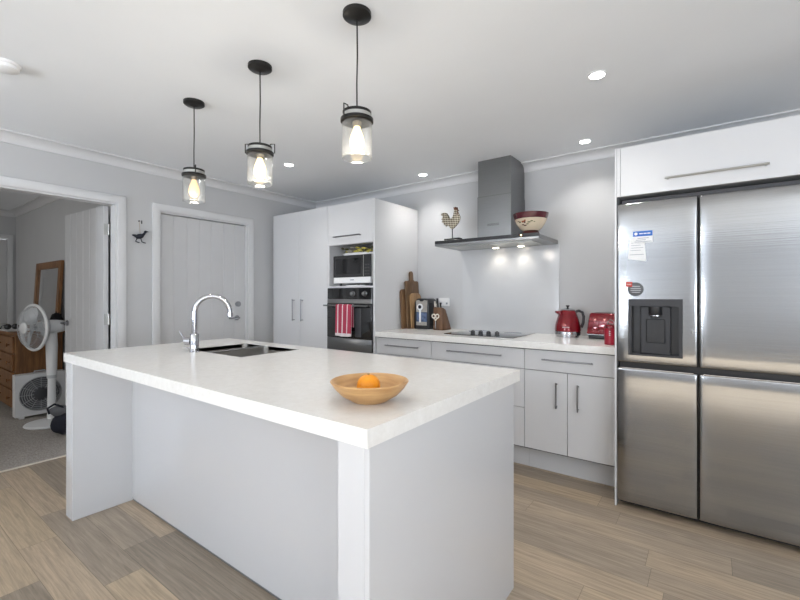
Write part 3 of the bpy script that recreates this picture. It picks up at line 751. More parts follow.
# rooster on hood
RZ = 1.6763
rs = thing('rooster_ornament', (-1.775, 3.16, RZ), 'patchwork metal rooster on a dark block on the hood', 'ornament')
MB().box(-1.855, -1.705, 3.14, 3.20, RZ, RZ + 0.030, 0.003, 1).build('base', M_bronze, rs)
MB().cyl((-1.788, 3.17, RZ + 0.03), (-1.788, 3.17, RZ + 0.13), 0.004).build('stand_rod', M_bronze, rs)
sil = [(-0.010, 0.105), (0.005, 0.112), (0.024, 0.128), (0.045, 0.150), (0.058, 0.175), (0.062, 0.200), (0.052, 0.225), (0.040, 0.245), (0.036, 0.262),
       (0.030, 0.272), (0.016, 0.270), (0.010, 0.255), (0.004, 0.225), (-0.006, 0.205), (-0.020, 0.190), (-0.032, 0.200), (-0.042, 0.225), (-0.056, 0.245), (-0.078, 0.252),
       (-0.098, 0.245), (-0.108, 0.232), (-0.096, 0.228), (-0.088, 0.218), (-0.103, 0.196), (-0.094, 0.190), (-0.090, 0.182), (-0.104, 0.176), (-0.090, 0.166), (-0.080, 0.162),
       (-0.080, 0.146), (-0.066, 0.152), (-0.060, 0.130), (-0.048, 0.145), (-0.034, 0.130), (-0.024, 0.116)]
sil = [(-1.780 + x * 1.12, RZ + z * 1.04) for x, z in sil]
MB().prism(sil, 'y', 3.163, 3.178, 0.002).build('rooster_body', M_rooster, rs)
M_comb = mat('rust_comb', (0.16, 0.06, 0.03), 0.5, var=0.3)
comb = [(0.012, 0.262), (0.034, 0.262), (0.046, 0.250), (0.056, 0.252), (0.044, 0.264), (0.040, 0.282), (0.030, 0.278), (0.024, 0.288), (0.016, 0.280), (0.006, 0.286)]
MB().prism([(-1.780 + x, RZ + z * 1.04) for x, z in comb], 'y', 3.1615, 3.1795, 0.001).build('comb', M_comb, rs)
MB().prism([(-1.780 + x, RZ + z * 1.04) for x, z in [(0.040, 0.236), (0.050, 0.244), (0.048, 0.224), (0.042, 0.214), (0.036, 0.224)]], 'y', 3.1615, 3.1795, 0.001).build('wattle', M_comb, rs)

# ceramic bowl on hood
CBX, CBY = -1.105, 3.17
cbw = thing('ceramic_bowl', (CBX, CBY, RZ), 'cream footed bowl with burgundy rim on the hood', 'bowl')
MB().lathe((CBX, CBY, RZ), [(0.001, 0), (0.062, 0), (0.066, 0.004), (0.060, 0.024), (0.052, 0.032), (0.001, 0.032)], 40).build('foot', M_brownfoot, cbw)
MB().lathe((CBX, CBY, RZ), [(0.001, 0.033), (0.058, 0.033), (0.082, 0.052), (0.104, 0.085), (0.118, 0.118), (0.112, 0.118), (0.098, 0.088), (0.076, 0.057), (0.050, 0.043), (0.001, 0.043)], 48).build('bowl_body', M_cream, cbw)
MB().lathe((CBX, CBY, RZ), [(0.1125, 0.1185), (0.1185, 0.1185), (0.126, 0.140), (0.130, 0.158), (0.131, 0.162), (0.127, 0.162), (0.120, 0.140)], 48).build('rim_band', M_burg, cbw)
ga = math.atan2(-3.17, 1.105)
for k, (da, hz, m_, sc) in enumerate([(-0.95, 0.098, M_brownfoot, (1.3, .35)), (-0.80, 0.092, M_leafg, (1.0, .6)), (-0.55, 0.094, M_petal, (1.1, .9)), (-0.40, 0.100, M_petal, (.8, .8)), (-0.42, 0.088, M_burg, (.7, .7)), (-0.12, 0.086, M_leafg, (1.3, .45)),
                                   (0.06, 0.093, M_leafg, (1.0, .4)), (-0.62, 0.072, M_brownfoot, (1.1, .5)), (-0.45, 0.066, M_brownfoot, (1.2, .6)), (-0.25, 0.074, M_leafg, (1.0, .4)), (0.25, 0.088, M_leafg, (0.7, .3))]):
    a = ga + da
    # radius of the outer wall at this height
    rr = 0.0595 + (hz - 0.033) / 0.019 * 0.024 if hz < 0.052 else (0.082 + (hz - 0.052) / 0.033 * 0.022 if hz < 0.085 else 0.104 + (hz - 0.085) / 0.033 * 0.014)
    c = (CBX + rr * cos(a), CBY + rr * sin(a), RZ + hz)
    MB().ball(c, 0.0105, (sc[0], 0.25, sc[1]), 10, Matrix.Rotation(a + pi / 2, 3, 'Z')).build('painted_flower', m_, cbw)

# power outlet
po = thing('power_outlet', (-2.06, YB, 1.115), 'white double power outlet on the wall behind the knife block', 'outlet')
MB().box(-2.118, -2.002, YB - 0.009, YB - 0.0003, 1.115, 1.192, 0.003, 2).build('face_plate', M_white, po)
for x in (-2.09, -2.03): MB().box(x - 0.007, x + 0.007, YB - 0.012, YB - 0.009, 1.165, 1.180, 0.001, 1).build('switch', M_white, po)
for x in (-2.09, -2.03): MB().box(x - 0.009, x + 0.009, YB - 0.0095, YB - 0.0088, 1.130, 1.148).build('socket_holes', M_ink, po)

# chopping boards leaning on the tower side
def board(name, x, y0, y1, h, th, m, label, handle=None, r=0.04, lean=3.0):
    w = y1 - y0; P = []
    def arc(cx, cz, rr, a0, a1, n=6): return [(cx + rr * cos(a0 + (a1 - a0) * k / n), cz + rr * sin(a0 + (a1 - a0) * k / n)) for k in range(n + 1)]
    P += arc(0.012, 0.012, 0.012, 1.5 * pi, pi, 3)
    P += arc(r, h - r, r, pi, pi / 2)
    if handle:
        hw, hh = handle; c = w / 2
        P += [(c - hw - 0.012, h), (c - hw, h + 0.015)] + arc(c, h + hh - hw, hw, pi, 0, 8) + [(c + hw, h + 0.015), (c + hw + 0.012, h)]
    P += arc(w - r, h - r, r, pi / 2, 0)
    P += arc(w - 0.012, 0.012, 0.012, 0, -pi / 2, 3)
    b = MB().prism(P, 'x', 0, th, 0.002)
    if handle:
        pass
    Rm = Matrix.Rotation(radians(-lean), 3, 'Y')
    for v in b.bm.verts: v.co = Rm @ v.co + Vector((x, y0, ZT + 0.0015 + 0.0))
    zmin = min(v.co.z for v in b.bm.verts)
    for v in b.bm.verts: v.co.z += ZT + 0.0004 - zmin
    o = b.build(name, m); return tag(o, label, 'chopping board', 'chopping boards beside the oven tower')
board('chopping_board', -2.347, 3.185, 3.36, 0.375, 0.016, M_board1, 'dark chopping board leaning lowest and leftmost against the oven tower', lean=3.2)
board('chopping_board', -2.318, 3.235, 3.45, 0.455, 0.018, M_board2, 'tall chopping board with a handle rising behind the others', handle=(0.026, 0.095), r=0.02, lean=3.8)
board('chopping_board', -2.290, 3.265, 3.445, 0.338, 0.016, M_board3, 'lighter chopping board with rounded top standing frontmost', r=0.05, lean=4.0)

# black appliance with silver front
ap = thing('coffee_machine', (-2.175, 3.36, ZT), 'small black machine with silver front between boards and knife block', 'appliance')
ax0, ax1, ay0, ay1 = -2.262, -2.098, 3.285, 3.44
AZ = 1.188
prof = [(ax0, ZT + 0.0003), (ax1, ZT + 0.0003), (ax1 + 0.003, ZT + 0.10), (ax1 - 0.004, AZ - 0.04), (ax1 - 0.03, AZ - 0.006), (ax1 - 0.05, AZ), (ax0 + 0.05, AZ), (ax0 + 0.03, AZ - 0.006), (ax0 + 0.004, AZ - 0.04), (ax0 - 0.003, ZT + 0.10)]
MB().prism(prof, 'y', ay0, ay1, 0.004).build('body', M_black, ap)
fp = MB().prism([(ax0 + 0.024, 1.060), (ax1 - 0.022, 1.060), (ax1 - 0.018, 1.168), (ax1 - 0.055, 1.172), (ax1 - 0.066, 1.160), (ax0 + 0.066, 1.160), (ax0 + 0.055, 1.172), (ax0 + 0.020, 1.168)], 'y', ay0 - 0.006, ay0 - 0.0002).build('front_panel', M_silver, ap); lab(fp, 'brushed silver upper panel')
lab(MB().box(ax0 + 0.026, ax1 - 0.024, ay0 - 0.004, ay0 - 0.0002, 0.970, 1.059).build('tank_window', M_bluewin, ap), 'bluish clear window')
lab(MB().box(ax0 + 0.026, ax1 - 0.024, ay0 - 0.010, ay0 - 0.0002, 0.935, 0.969, 0.002, 1).build('drip_tray', M_silver, ap), 'silver tray')
dl = MB().lathe(((ax0 + ax1) / 2 - 0.012, ay0 - 0.0062, 1.108), [(0.030, 0), (0.030, 0.012), (0.020, 0.012), (0.018, 0.006), (0.001, 0.006)], 28, axis=(0, -1, 0)).build('dial', M_white, ap); lab(dl, 'white ring dial')
MB().lathe(((ax0 + ax1) / 2 - 0.012, ay0 - 0.0125, 1.108), [(0.017, 0), (0.017, 0.006), (0.001, 0.007)], 20, axis=(0, -1, 0)).build('dial_centre', M_navy, dl)
lab(MB().box((ax0 + ax1) / 2 - 0.022, (ax0 + ax1) / 2 - 0.003, ay0 - 0.014, ay0 - 0.0042, 0.962, 1.082, 0.004, 2).build('lever', M_white, ap), 'white vertical lever')

# knife block, knives, scissors
kx0, kx1 = -2.040, -1.945
kb = tag(MB().prism([(3.265, ZT + 0.0003), (3.430, ZT + 0.0003), (3.325, 1.088), (3.268, 1.108)], 'x', kx0, kx1, 0.002).build('knife_block', M_block), 'dark wooden knife block with a slanting back', 'knife block')
def knife(x, y, L, m, label):
    t = thing('knife', (x, y, 1.0), label, 'knife', 'knives in the wooden block')
    z0 = 1.1085 - (y - 3.268) * 0.3433
    d = Vector((0, -0.16, 1)).normalized(); p = Vector((x, y, z0 + 0.004))
    b = MB().tube([p, p + d * L * 0.5, p + d * L], 0.0085, 10); h = b.build('grip', m, t)
    MB().cyl(p - d * 0.003, p + d * 0.004, 0.0098).build('bolster', M_chrome, t)
knife(-2.004, 3.288, 0.085, M_black, 'black handled knife standing tallest in the block')
knife(-1.982, 3.302, 0.050, M_black, 'black handled knife in the middle of the block')
knife(-2.028, 3.282, 0.055, M_scissor, 'pale handled knife leftmost in the block')
knife(-2.026, 3.316, 0.045, M_scissor, 'pale handled knife behind the leftmost one in the block')
sc_ = thing('scissors', (-2.005, 3.262, 0.98), 'scissors with white ring handles on the front of the knife block', 'scissors')
b = MB()
for x in (-2.030, -1.992): b.torus((x, 3.256, 1.028), 0.017, 0.0055, axis=(0.0, 1, 0.0), n=24)
b.tube([(-2.030, 3.256, 1.010), (-2.016, 3.256, 0.996), (-2.010, 3.256, 0.985)], 0.006); b.tube([(-1.992, 3.256, 1.010), (-2.006, 3.256, 0.996), (-2.010, 3.256, 0.985)], 0.006)
lab(b.build('ring_handles', M_scissor, sc_), 'off white ring handles')
b = MB().prism([(-2.016, 0.988), (-2.004, 0.988), (-2.007, 0.915), (-2.011, 0.910)], 'y', 3.255, 3.258); b.build('blades', M_chrome, sc_)

# kettle
KX, KYY = -0.875, 3.325
kt = thing('kettle', (KX, KYY, ZT), 'glossy red electric kettle with a steel base', 'kettle')
lab(MB().lathe((KX, KYY, ZT), [(0.078, 0.0005), (0.082, 0.003), (0.082, 0.016), (0.092, 0.018), (0.094, 0.040), (0.092, 0.046), (0.001, 0.046)], 48).build('base', M_chrome, kt), 'polished steel base')
bd = MB().lathe((KX, KYY, ZT), [(0.001, 0.0465), (0.0915, 0.0465), (0.093, 0.060), (0.088, 0.095), (0.076, 0.140), (0.064, 0.178), (0.058, 0.196), (0.052, 0.203), (0.001, 0.203)], 48, sq=0.018).build('body', M_red, kt)
MB().lathe((KX, KYY, ZT), [(0.050, 0.2035), (0.052, 0.206), (0.040, 0.214), (0.016, 0.220), (0.001, 0.221)], 36).build('lid', M_chrome, kt)
MB().lathe((KX, KYY, ZT), [(0.006, 0.2205), (0.006, 0.228), (0.014, 0.236), (0.013, 0.242), (0.001, 0.244)], 24).build('lid_knob', M_black, kt)
sd = Vector((-0.80, -0.60, 0)); c = Vector((KX, KYY, ZT))
b = MB().loft([[c + sd * 0.060 + Vector((0.6 * w, -0.8 * w, z)) for w, z in ((-0.022, 0.165), (0.022, 0.165), (0.022, 0.2), (-0.022, 0.2))],
               [c + sd * 0.094 + Vector((0.6 * w, -0.8 * w, z)) for w, z in ((-0.008, 0.186), (0.008, 0.186), (0.010, 0.199), (-0.010, 0.199))]])
b.build('spout', M_red, kt)
b = MB().tube([c - sd * 0.052 + Vector((0, 0, 0.190)), c - sd * 0.085 + Vector((0, 0, 0.200)), c - sd * 0.112 + Vector((0, 0, 0.188)), c - sd * 0.122 + Vector((0, 0, 0.155)), c - sd * 0.118 + Vector((0, 0, 0.11)), c - sd * 0.104 + Vector((0, 0, 0.072))], 0.0105, 12)
lab(b.build('handle', M_darkgrey, kt), 'dark handle')
nd = Vector((0.25, -0.968, 0)); nd2 = Vector((0.968, 0.25, 0))
b = MB()
for k in range(6):
    q = c + nd * (0.0935) + nd2 * (-0.032 + k * 0.008) + Vector((0, 0, 0.079))
    b.ball(q - nd * 0.0015, 0.0035, (0.9, 0.5, 1.1), 8)
lab(b.build('lettering', M_paper, kt), 'small white lettering')

# toaster
ts = thing('toaster', (-0.615, 3.38, ZT), 'red toaster against the wall beside the fridge panel', 'toaster')
tx0, tx1, ty0, ty1 = -0.735, -0.466, 3.29, 3.46
lab(MB().box(tx0 + 0.012, tx1 - 0.008, ty0 + 0.008, ty1 - 0.004, ZT + 0.0003, ZT + 0.032, 0.006, 2).build('base', M_black, ts), 'black base')
b = MB().loft([[(tx0 + 0.0, ty0, ZT + 0.033), (tx1, ty0, ZT + 0.033), (tx1, ty1, ZT + 0.033), (tx0, ty1, ZT + 0.033)],
               [(tx0 + 0.012, ty0 + 0.004, ZT + 0.12), (tx1 - 0.006, ty0 + 0.004, ZT + 0.12), (tx1 - 0.006, ty1 - 0.004, ZT + 0.12), (tx0 + 0.012, ty1 - 0.004, ZT + 0.12)],
               [(tx0 + 0.02, ty0 + 0.012, ZT + 0.182), (tx1 - 0.012, ty0 + 0.012, ZT + 0.182), (tx1 - 0.012, ty1 - 0.012, ZT + 0.182), (tx0 + 0.02, ty1 - 0.012, ZT + 0.182)],
               [(tx0 + 0.030, ty0 + 0.022, ZT + 0.190), (tx1 - 0.022, ty0 + 0.022, ZT + 0.190), (tx1 - 0.022, ty1 - 0.022, ZT + 0.190), (tx0 + 0.030, ty1 - 0.022, ZT + 0.190)]])
bmesh.ops.bevel(b.bm, geom=list(b.bm.edges), offset=0.006, segments=2, profile=0.5, affect='EDGES')
b.build('body', M_red, ts)
for y in (3.335, 3.385): MB().box(tx0 + 0.05, tx1 - 0.045, y - 0.014, y + 0.014, ZT + 0.189, ZT + 0.1915).build('slot', M_black, ts)
MB().box(tx0 - 0.008, tx0 + 0.010, 3.385, 3.41, ZT + 0.115, ZT + 0.130, 0.003, 1).build('lever', M_black, ts)
lab(MB().box(tx0 - 0.002, tx1 + 0.002, ty0 - 0.002, ty1, ZT + 0.030, ZT + 0.036, 0.002, 1).build('trim_band', M_chrome, ts), 'chrome band')
lab(MB().lathe((-0.67, ty0 + 0.002, ZT + 0.075), [(0.016, 0), (0.016, 0.010), (0.001, 0.011)], 20, axis=(0, -1, 0)).build('dial', M_red, ts), 'round red dial')

# canister
cx, cy = -0.520, 2.995
cn = thing('canister', (cx, cy, ZT), 'red lidded canister in front of the toaster at the fridge panel', 'canister')
MB().lathe((cx, cy, ZT), [(0.001, 0.0003), (0.036, 0.0003), (0.038, 0.003), (0.038, 0.112), (0.001, 0.112)], 36).build('body', M_redp, cn)
ld = MB().lathe((cx, cy, ZT), [(0.0395, 0.108), (0.0395, 0.122), (0.034, 0.130), (0.012, 0.136), (0.001, 0.137)], 36).build('lid', M_red, cn)
b = MB().tube([(cx + 0.018 * cos(t), cy, ZT + 0.134 + 0.024 * sin(t)) for t in [pi * k / 12 for k in range(13)]], 0.0028, 8); lab(b.build('lid_loop', M_chrome, ld), 'wire loop')
b = MB()
for k in range(3): b.box(cx - 0.004 + 0.0001, cx + 0.004, cy - 0.0388, cy - 0.0378, ZT + 0.060 + k * 0.012, ZT + 0.066 + k * 0.012)
lab(b.build('label_mark', M_paper, cn), 'small white mark')

# ------------------------------------------------------------------ fridge and its surround
FRX0, FRM, FRX1 = -0.4365, -0.0515, 0.415
FY0 = 2.69
tag(MB().box(-0.4485, -0.4385, 2.70, YB - 0.003, 0, 2.068, 0.001, 1).build('end_panel', M_cab), 'tall narrow white panel on the left side of the fridge', 'panel')
oc = thing('overhead_cabinet', (0.0, 3.1, 1.785), 'white overhead cabinet above the fridge with a long bar handle', 'cabinet')
b = MB().box(-0.4375, 0.46, 2.722, YB - 0.003, 1.787, 2.068); b.build('carcass', M_cab, oc)
d = MB().box(-0.4185, 0.458, 2.702, 2.721, 1.787, 2.067, 0.0012, 1).build('flap_door', M_cab, oc)
MB().box(-0.4375, -0.4205, 2.702, 2.721, 1.787, 2.067, 0.001, 1).build('filler_strip', M_cab, oc)
bar_handle((-0.200, 2.702, 1.853), (0.228, 2.702, 1.853), (0, -1, 0), d, 0.0058, 0.028, M_lid, 'pale metal bar handle')
tag(MB().box(0.4405, 0.4595, 2.70, YB - 0.003, 0, 1.7865, 0.001, 1).build('end_panel', M_cab), 'white panel on the right side of the fridge', 'panel')

fr = thing('fridge', ((FRX0 + FRX1) / 2, 3.05, 0), 'large four door stainless steel fridge with a water dispenser', 'fridge')
MB().box(FRX0 + 0.004, FRX1 - 0.004, FY0 + 0.075, YB - 0.03, 0.03, 1.745, 0.004, 1).build('body', M_darkgrey, fr)
b = MB().box(FRX0 + 0.012, FRX1 - 0.012, FY0 + 0.040, FY0 + 0.074, 0.02, 1.737); b.build('gasket', M_black, fr)
MB().box(FRX0 + 0.02, FRX1 - 0.02, FY0 + 0.055, FY0 + 0.18, 1.7455, 1.770).build('hinge_cover', M_darkgrey, fr)
for x in (FRX0 + 0.06, FRX1 - 0.06):
    for y in (FY0 + 0.13, YB - 0.1): MB().cyl((x, y, 0), (x, y, 0.03), 0.02).build('foot', M_black, fr)
ZM0, ZM1, ZTP, ZBT = 0.803, 0.838, 1.742, 0.040
def steel_door(x0, x1, z0, z1, hole=None, name='door'):
    """door skin that swells gently away from its edges, open behind a hole if given"""
    def marks(a, b, extra):
        e = [0, .0015, .004, .008, .014, .022, .032, .044, .056, .07]
        P = [a + v for v in e] + [b - v for v in e]
        n = 10; P += [a + .07 + (b - a - .14) * k / n for k in range(1, n)]
        P = [p for p in P if all(abs(p - q) > .004 for q in extra)] + list(extra)
        return sorted(P)
    xs = marks(x0, x1, hole[:2] if hole else []); zs = marks(z0, z1, hole[2:] if hole else [])
    def sw(e):
        v = 0.0
        if e < 0.065: v += 0.0050 * (1 - e / 0.065) ** 2
        if e < 0.008: v += 0.007 * (1 - math.sqrt(max(0, 1 - (1 - e / 0.008) ** 2)))
        return v
    b = MB(); bm = b.bm
    V = [[bm.verts.new((x, FY0 + sw(min(x - x0, x1 - x)) + sw(min(z - z0, z1 - z)) * 0.7, z)) for z in zs] for x in xs]
    for i in range(len(xs) - 1):
        for k in range(len(zs) - 1):
            if hole and hole[0] - 1e-6 <= xs[i] and xs[i + 1] <= hole[1] + 1e-6 and hole[2] - 1e-6 <= zs[k] and zs[k + 1] <= hole[3] + 1e-6: continue
            bm.faces.new((V[i][k], V[i + 1][k], V[i + 1][k + 1], V[i][k + 1]))
    loose = [v for v in bm.verts if not v.link_faces]
    bmesh.ops.delete(bm, geom=loose, context='VERTS')
    ex = bmesh.ops.extrude_edge_only(bm, edges=[e for e in bm.edges if len(e.link_faces) == 1])
    for v in ex['geom']:
        if isinstance(v, bmesh.types.BMVert): v.co.y = FY0 + 0.039
    return b.build(name, M_fsteel, fr, angle=50)
DX0, DX1, DZ0, DZ1 = -0.378, -0.119, 0.880, 1.197
ul = steel_door(FRX0, FRM - 0.0035, ZM1, ZTP, (DX0, DX1, DZ0, DZ1)); lab(ul, 'upper left steel door with the dispenser')
lab(steel_door(FRM + 0.0035, FRX1, ZM1, ZTP), 'upper right steel door')
ll = steel_door(FRX0, FRM - 0.0035, ZBT, ZM0); lab(ll, 'lower left steel door')
lr = steel_door(FRM + 0.0035, FRX1, ZBT, ZM0); lab(lr, 'lower right steel door')
for d, x0, x1 in ((ll, FRX0 + 0.016, FRM - 0.02), (lr, FRM + 0.02, FRX1 - 0.016)):
    MB().box(x0, x1, FY0 + 0.004, FY0 + 0.020, ZM0 - 0.001, ZM0 + 0.004, 0.0015, 1).build('grip_edge', M_chrome, d)
# dispenser
dp = MB().holed([DX0 + 0.0005, DX0 + 0.018, DX1 - 0.018, DX1 - 0.0005], [DZ0 + 0.0005, DZ0 + 0.012, DZ1 - 0.040, DZ1 - 0.0005], FY0 - 0.002, FY0 + 0.036, lambda a, z, y: (a, y, z)).build('dispenser', M_disp, fr)
lab(dp, 'dark grey water dispenser recess')
b = MB().box(DX0 + 0.018, DX1 - 0.018, FY0 + 0.030, FY0 + 0.036, DZ0 + 0.012, DZ1 - 0.04); b.build('recess_back', M_black, dp)
b = MB().box(DX0 + 0.060, DX1 - 0.055, FY0 + 0.010, FY0 + 0.0298, DZ0 + 0.0125, DZ1 - 0.0405, 0.004, 1); b.build('centre_panel', M_disp, dp)
b = MB().box(DX0 + 0.088, DX1 - 0.080, FY0 + 0.005, FY0 + 0.0095, DZ0 + 0.075, DZ1 - 0.110, 0.003, 1); b.build('paddle', M_black, dp)
b = MB().lathe((DX0 + 0.132, FY0 + 0.014, DZ1 - 0.085), [(0.001, -0.012), (0.026, -0.012), (0.034, 0.0), (0.034, 0.044), (0.001, 0.044)], 28); n_ = b.build('nozzle', M_black, dp)
b = MB().lathe((DX0 + 0.132, FY0 + 0.014, DZ1 - 0.094), [(0.0285, -0.002), (0.0325, 0.002), (0.0325, 0.006), (0.0285, 0.003)], 28); lab(b.build('nozzle_ring', M_chrome, n_), 'silver ring')
MB().box(-0.079, -0.074, FY0 - 0.0015, FY0, 1.02, 1.035).build('badge', M_lid, ul)

# notices and magnets
nt_ = thing('paper_note', (-0.33, FY0, 1.405), 'white paper sheet hanging on the fridge below the blue card', 'note')
b = MB().prism([(-0.369, 1.535), (-0.298, 1.540), (-0.288, 1.408), (-0.378, 1.424)], 'y', FY0 - 0.0022, FY0 - 0.0006); b.build('sheet', M_paper, nt_)
b = MB()
for k in range(4): b.box(-0.362 - k * 0.001, -0.302 + (k % 2) * -0.012, FY0 - 0.0027, FY0 - 0.0023, 1.512 - k * 0.014, 1.514 - k * 0.014)
b.box(-0.370, -0.300, FY0 - 0.0027, FY0 - 0.0023, 1.446, 1.4485)
lab(b.build('printed_lines', M_ink, nt_), 'grey printed lines')
bc = thing('magnet_card', (-0.30, FY0, 1.512), 'blue and white magnetic card near the top of the fridge', 'magnet')
MB().box(-0.352, -0.258, FY0 - 0.0052, FY0 - 0.0030, 1.512, 1.577, 0.001, 1).build('card', M_paper, bc)
MB().box(-0.352, -0.258, FY0 - 0.0060, FY0 - 0.0053, 1.548, 1.577).build('blue_band', M_blue, bc)
MB().cyl((-0.338, FY0 - 0.0061, 1.5625), (-0.338, FY0 - 0.0066, 1.5625), 0.008).build('round_logo', M_paper, bc)
b = MB()
for k, (x0, x1) in enumerate(((-0.322, -0.304), (-0.301, -0.286), (-0.283, -0.268))): b.box(x0, x1, FY0 - 0.0066, FY0 - 0.0061, 1.560, 1.5655)
lab(b.build('white_lettering', M_paper, bc), 'white lettering on the blue band')
b = MB()
for z, x0, x1 in ((1.536, -0.330, -0.275), (1.526, -0.338, -0.290), (1.5165, -0.345, -0.262)): b.box(x0, x1, FY0 - 0.0057, FY0 - 0.0053, z, z + 0.003)
lab(b.build('printed_lines', M_ink, bc), 'dark printed lines')
rm = thing('round_magnet', (-0.348, FY0, 1.215), 'round dark slate magnet above the water dispenser', 'magnet')
MB().lathe((-0.340, FY0 - 0.0005, 1.252), [(0.039, 0), (0.039, 0.004), (0.036, 0.006), (0.001, 0.006)], 36, axis=(0, -1, 0)).build('disc', M_slate, rm)
b = MB()
for k in range(4): b.box(-0.368 + abs(k - 1.5) * 0.006, -0.312 - abs(k - 1.5) * 0.004, FY0 - 0.0072, FY0 - 0.0066, 1.234 + k * 0.011, 1.237 + k * 0.011)
lab(b.build('pale_lines', M_whitegrey, rm), 'pale engraved lines')
rd = thing('red_magnet', (-0.372, FY0, 1.262), 'small red square magnet overlapping the round slate magnet', 'magnet')
MB().box(-0.388, -0.356, FY0 - 0.0115, FY0 - 0.0075, 1.266, 1.294, 0.001, 1).build('plate', M_redmag, rd)
b = MB()
for k in range(3): b.torus((-0.380 + k * 0.008, FY0 - 0.0118, 1.280), 0.0026, 0.0007, axis=(0, 1, 0), n=12, m=5)
lab(b.build('white_lettering', M_paper, rd), 'white lettering')

# ------------------------------------------------------------------ pendants
def pendant(x, y, bang, label, m_bulb, power):
    t = thing('pendant_lamp', (x, y, CE), label, 'pendant lamp', 'glass pendant lamps over the island')
    MB().lathe((x, y, CE), [(0.001, -0.030), (0.020, -0.026), (0.030, -0.022), (0.048, -0.020), (0.056, -0.014), (0.056, -0.0003), (0.001, -0.0003)], 36).build('canopy', M_bronze, t)
    MB().tube([(x, y, CE - 0.024), (x + 0.002, y, 2.16), (x - 0.001, y, 2.05), (x, y, 1.9489)], 0.003, 8).build('cord', M_bronze, t)
    hv = Vector((cos(bang), sin(bang), 0)); c = Vector((x, y, 0))
    cp_ = MB().lathe((x, y, 0), [(0.001, 1.9514), (0.012, 1.9514), (0.014, 1.9447), (0.050, 1.9423), (0.0565, 1.9398), (0.0565, 1.9298), (0.053, 1.9298), (0.050, 1.9381), (0.001, 1.9381)], 40).build('cap', M_bronze, t)
    MB().lathe((x, y, 0), [(0.0605, 1.8999), (0.0645, 1.8999), (0.0645, 1.9116), (0.0605, 1.9116), (0.0605, 1.8999)], 40).build('collar_ring', M_bronze, t)
    lab(MB().lathe((x, y, 0), [(0.0535, 1.9157), (0.0565, 1.9157), (0.0565, 1.9286), (0.0535, 1.9286), (0.0535, 1.9157)], 40).build('neck_ring', M_lid, t), 'pale metal neck')
    for s in (-1, 1):
        b = MB().tube([c + hv * s * 0.060 + Vector((0, 0, 1.9074)), c + hv * s * 0.071 + Vector((0, 0, 1.9074)), c + hv * s * 0.071 + Vector((0, 0, 1.9506)), c + hv * s * 0.052 + Vector((0, 0, 1.9506)), c + hv * s * 0.046 + Vector((0, 0, 1.9406))], 0.0026, 8)
        b.build('wire_bracket', M_bronze, t)
    prof = [(0.0595, 1.7580), (0.0595, 1.9033), (0.0530, 1.9157), (0.0510, 1.9265), (0.0490, 1.9265), (0.0505, 1.9149), (0.0570, 1.9024), (0.0570, 1.7580), (0.0595, 1.7580)]
    b = MB(); n = 48
    b.loft([[Vector((x + r * cos(2 * pi * k / n), y + r * sin(2 * pi * k / n), z)) for k in range(n)] for r, z in prof[:-1]], closed=True)
    lab(b.build('glass_shade', M_shade, t), 'clear glass cylinder shade')
    MB().torus((x, y, 1.7584), 0.0583, 0.0012, n=48, m=6).build('glass_rim', M_glass, t)
    MB().lathe((x, y, 0), [(0.001, 1.9373), (0.016, 1.9373), (0.019, 1.9240), (0.019, 1.8908), (0.015, 1.8825), (0.001, 1.8825)], 24).build('socket', M_socket, t)
    lab(MB().lathe((x, y, 0), [(0.001, 1.8821), (0.012, 1.8817), (0.015, 1.8700), (0.024, 1.8468), (0.029, 1.8219), (0.027, 1.8020), (0.016, 1.7871), (0.001, 1.7829)], 28).build('bulb', m_bulb, t), 'glowing warm filament bulb')
    L = bpy.data.lights.new('pendant_bulb', 'POINT'); L.energy = power; L.color = (1, 0.92, 0.82); L.shadow_soft_size = 0.03
    lo = bpy.data.objects.new('pendant_bulb', L); COL.objects.link(lo); lo.location = (x, y, 1.7539)
pendant(-1.119, 1.226, YAW + 0.9 + pi, 'nearest and highest pendant lamp with a clear glass shade', M_bulb, 4.2)
pendant(-1.755, 1.229, YAW, 'middle of the three glass pendant lamps', M_bulb, 4.2)
pendant(-2.388, 1.233, YAW - 1.0, 'farthest glass pendant lamp with a dim amber bulb', M_bulbdim, 1.2)

# downlights
def downlight(x, y, label, power=18):
    t = thing('downlight', (x, y, CE), label, 'downlight', 'round recessed ceiling downlights')
    MB().lathe((x, y, CE), [(0.044, -0.0003), (0.044, -0.005), (0.036, -0.006), (0.034, -0.0003)], 32).build('trim_ring', M_white, t)
    lab(MB().lathe((x, y, CE), [(0.001, -0.0005), (0.0335, -0.0005), (0.0335, -0.004), (0.001, -0.0045)], 32).build('lens', M_lamp, t), 'bright white lens')
    L = bpy.data.lights.new('downlight_beam', 'SPOT'); L.energy = power; L.color = (1, 0.975, 0.94); L.spot_size = radians(125); L.spot_blend = 0.9; L.shadow_soft_size = 0.04
    lo = bpy.data.objects.new('downlight_beam', L); COL.objects.link(lo); lo.location = (x, y, CE - 0.012)
downlight(-0.460, 2.289, 'round ceiling downlight nearest the fridge, biggest of the four')
downlight(-0.728, 3.223, 'ceiling downlight close to the cornice right of the range hood')
downlight(-2.130, 3.230, 'ceiling downlight close to the cornice left of the range hood')
downlight(-2.882, 2.304, 'ceiling downlight farthest left behind the pendants')
sm = thing('smoke_detector', (-2.717, 0.49, CE), 'round white smoke detector on the ceiling', 'smoke detector')
MB().lathe((-2.717, 0.49, CE), [(0.060, -0.0003), (0.060, -0.010), (0.056, -0.014), (0.001, -0.014)], 36).build('base', M_white, sm)
MB().lathe((-2.717, 0.49, CE), [(0.052, -0.0145), (0.050, -0.028), (0.040, -0.034), (0.001, -0.036)], 36).build('cover', M_white, sm)

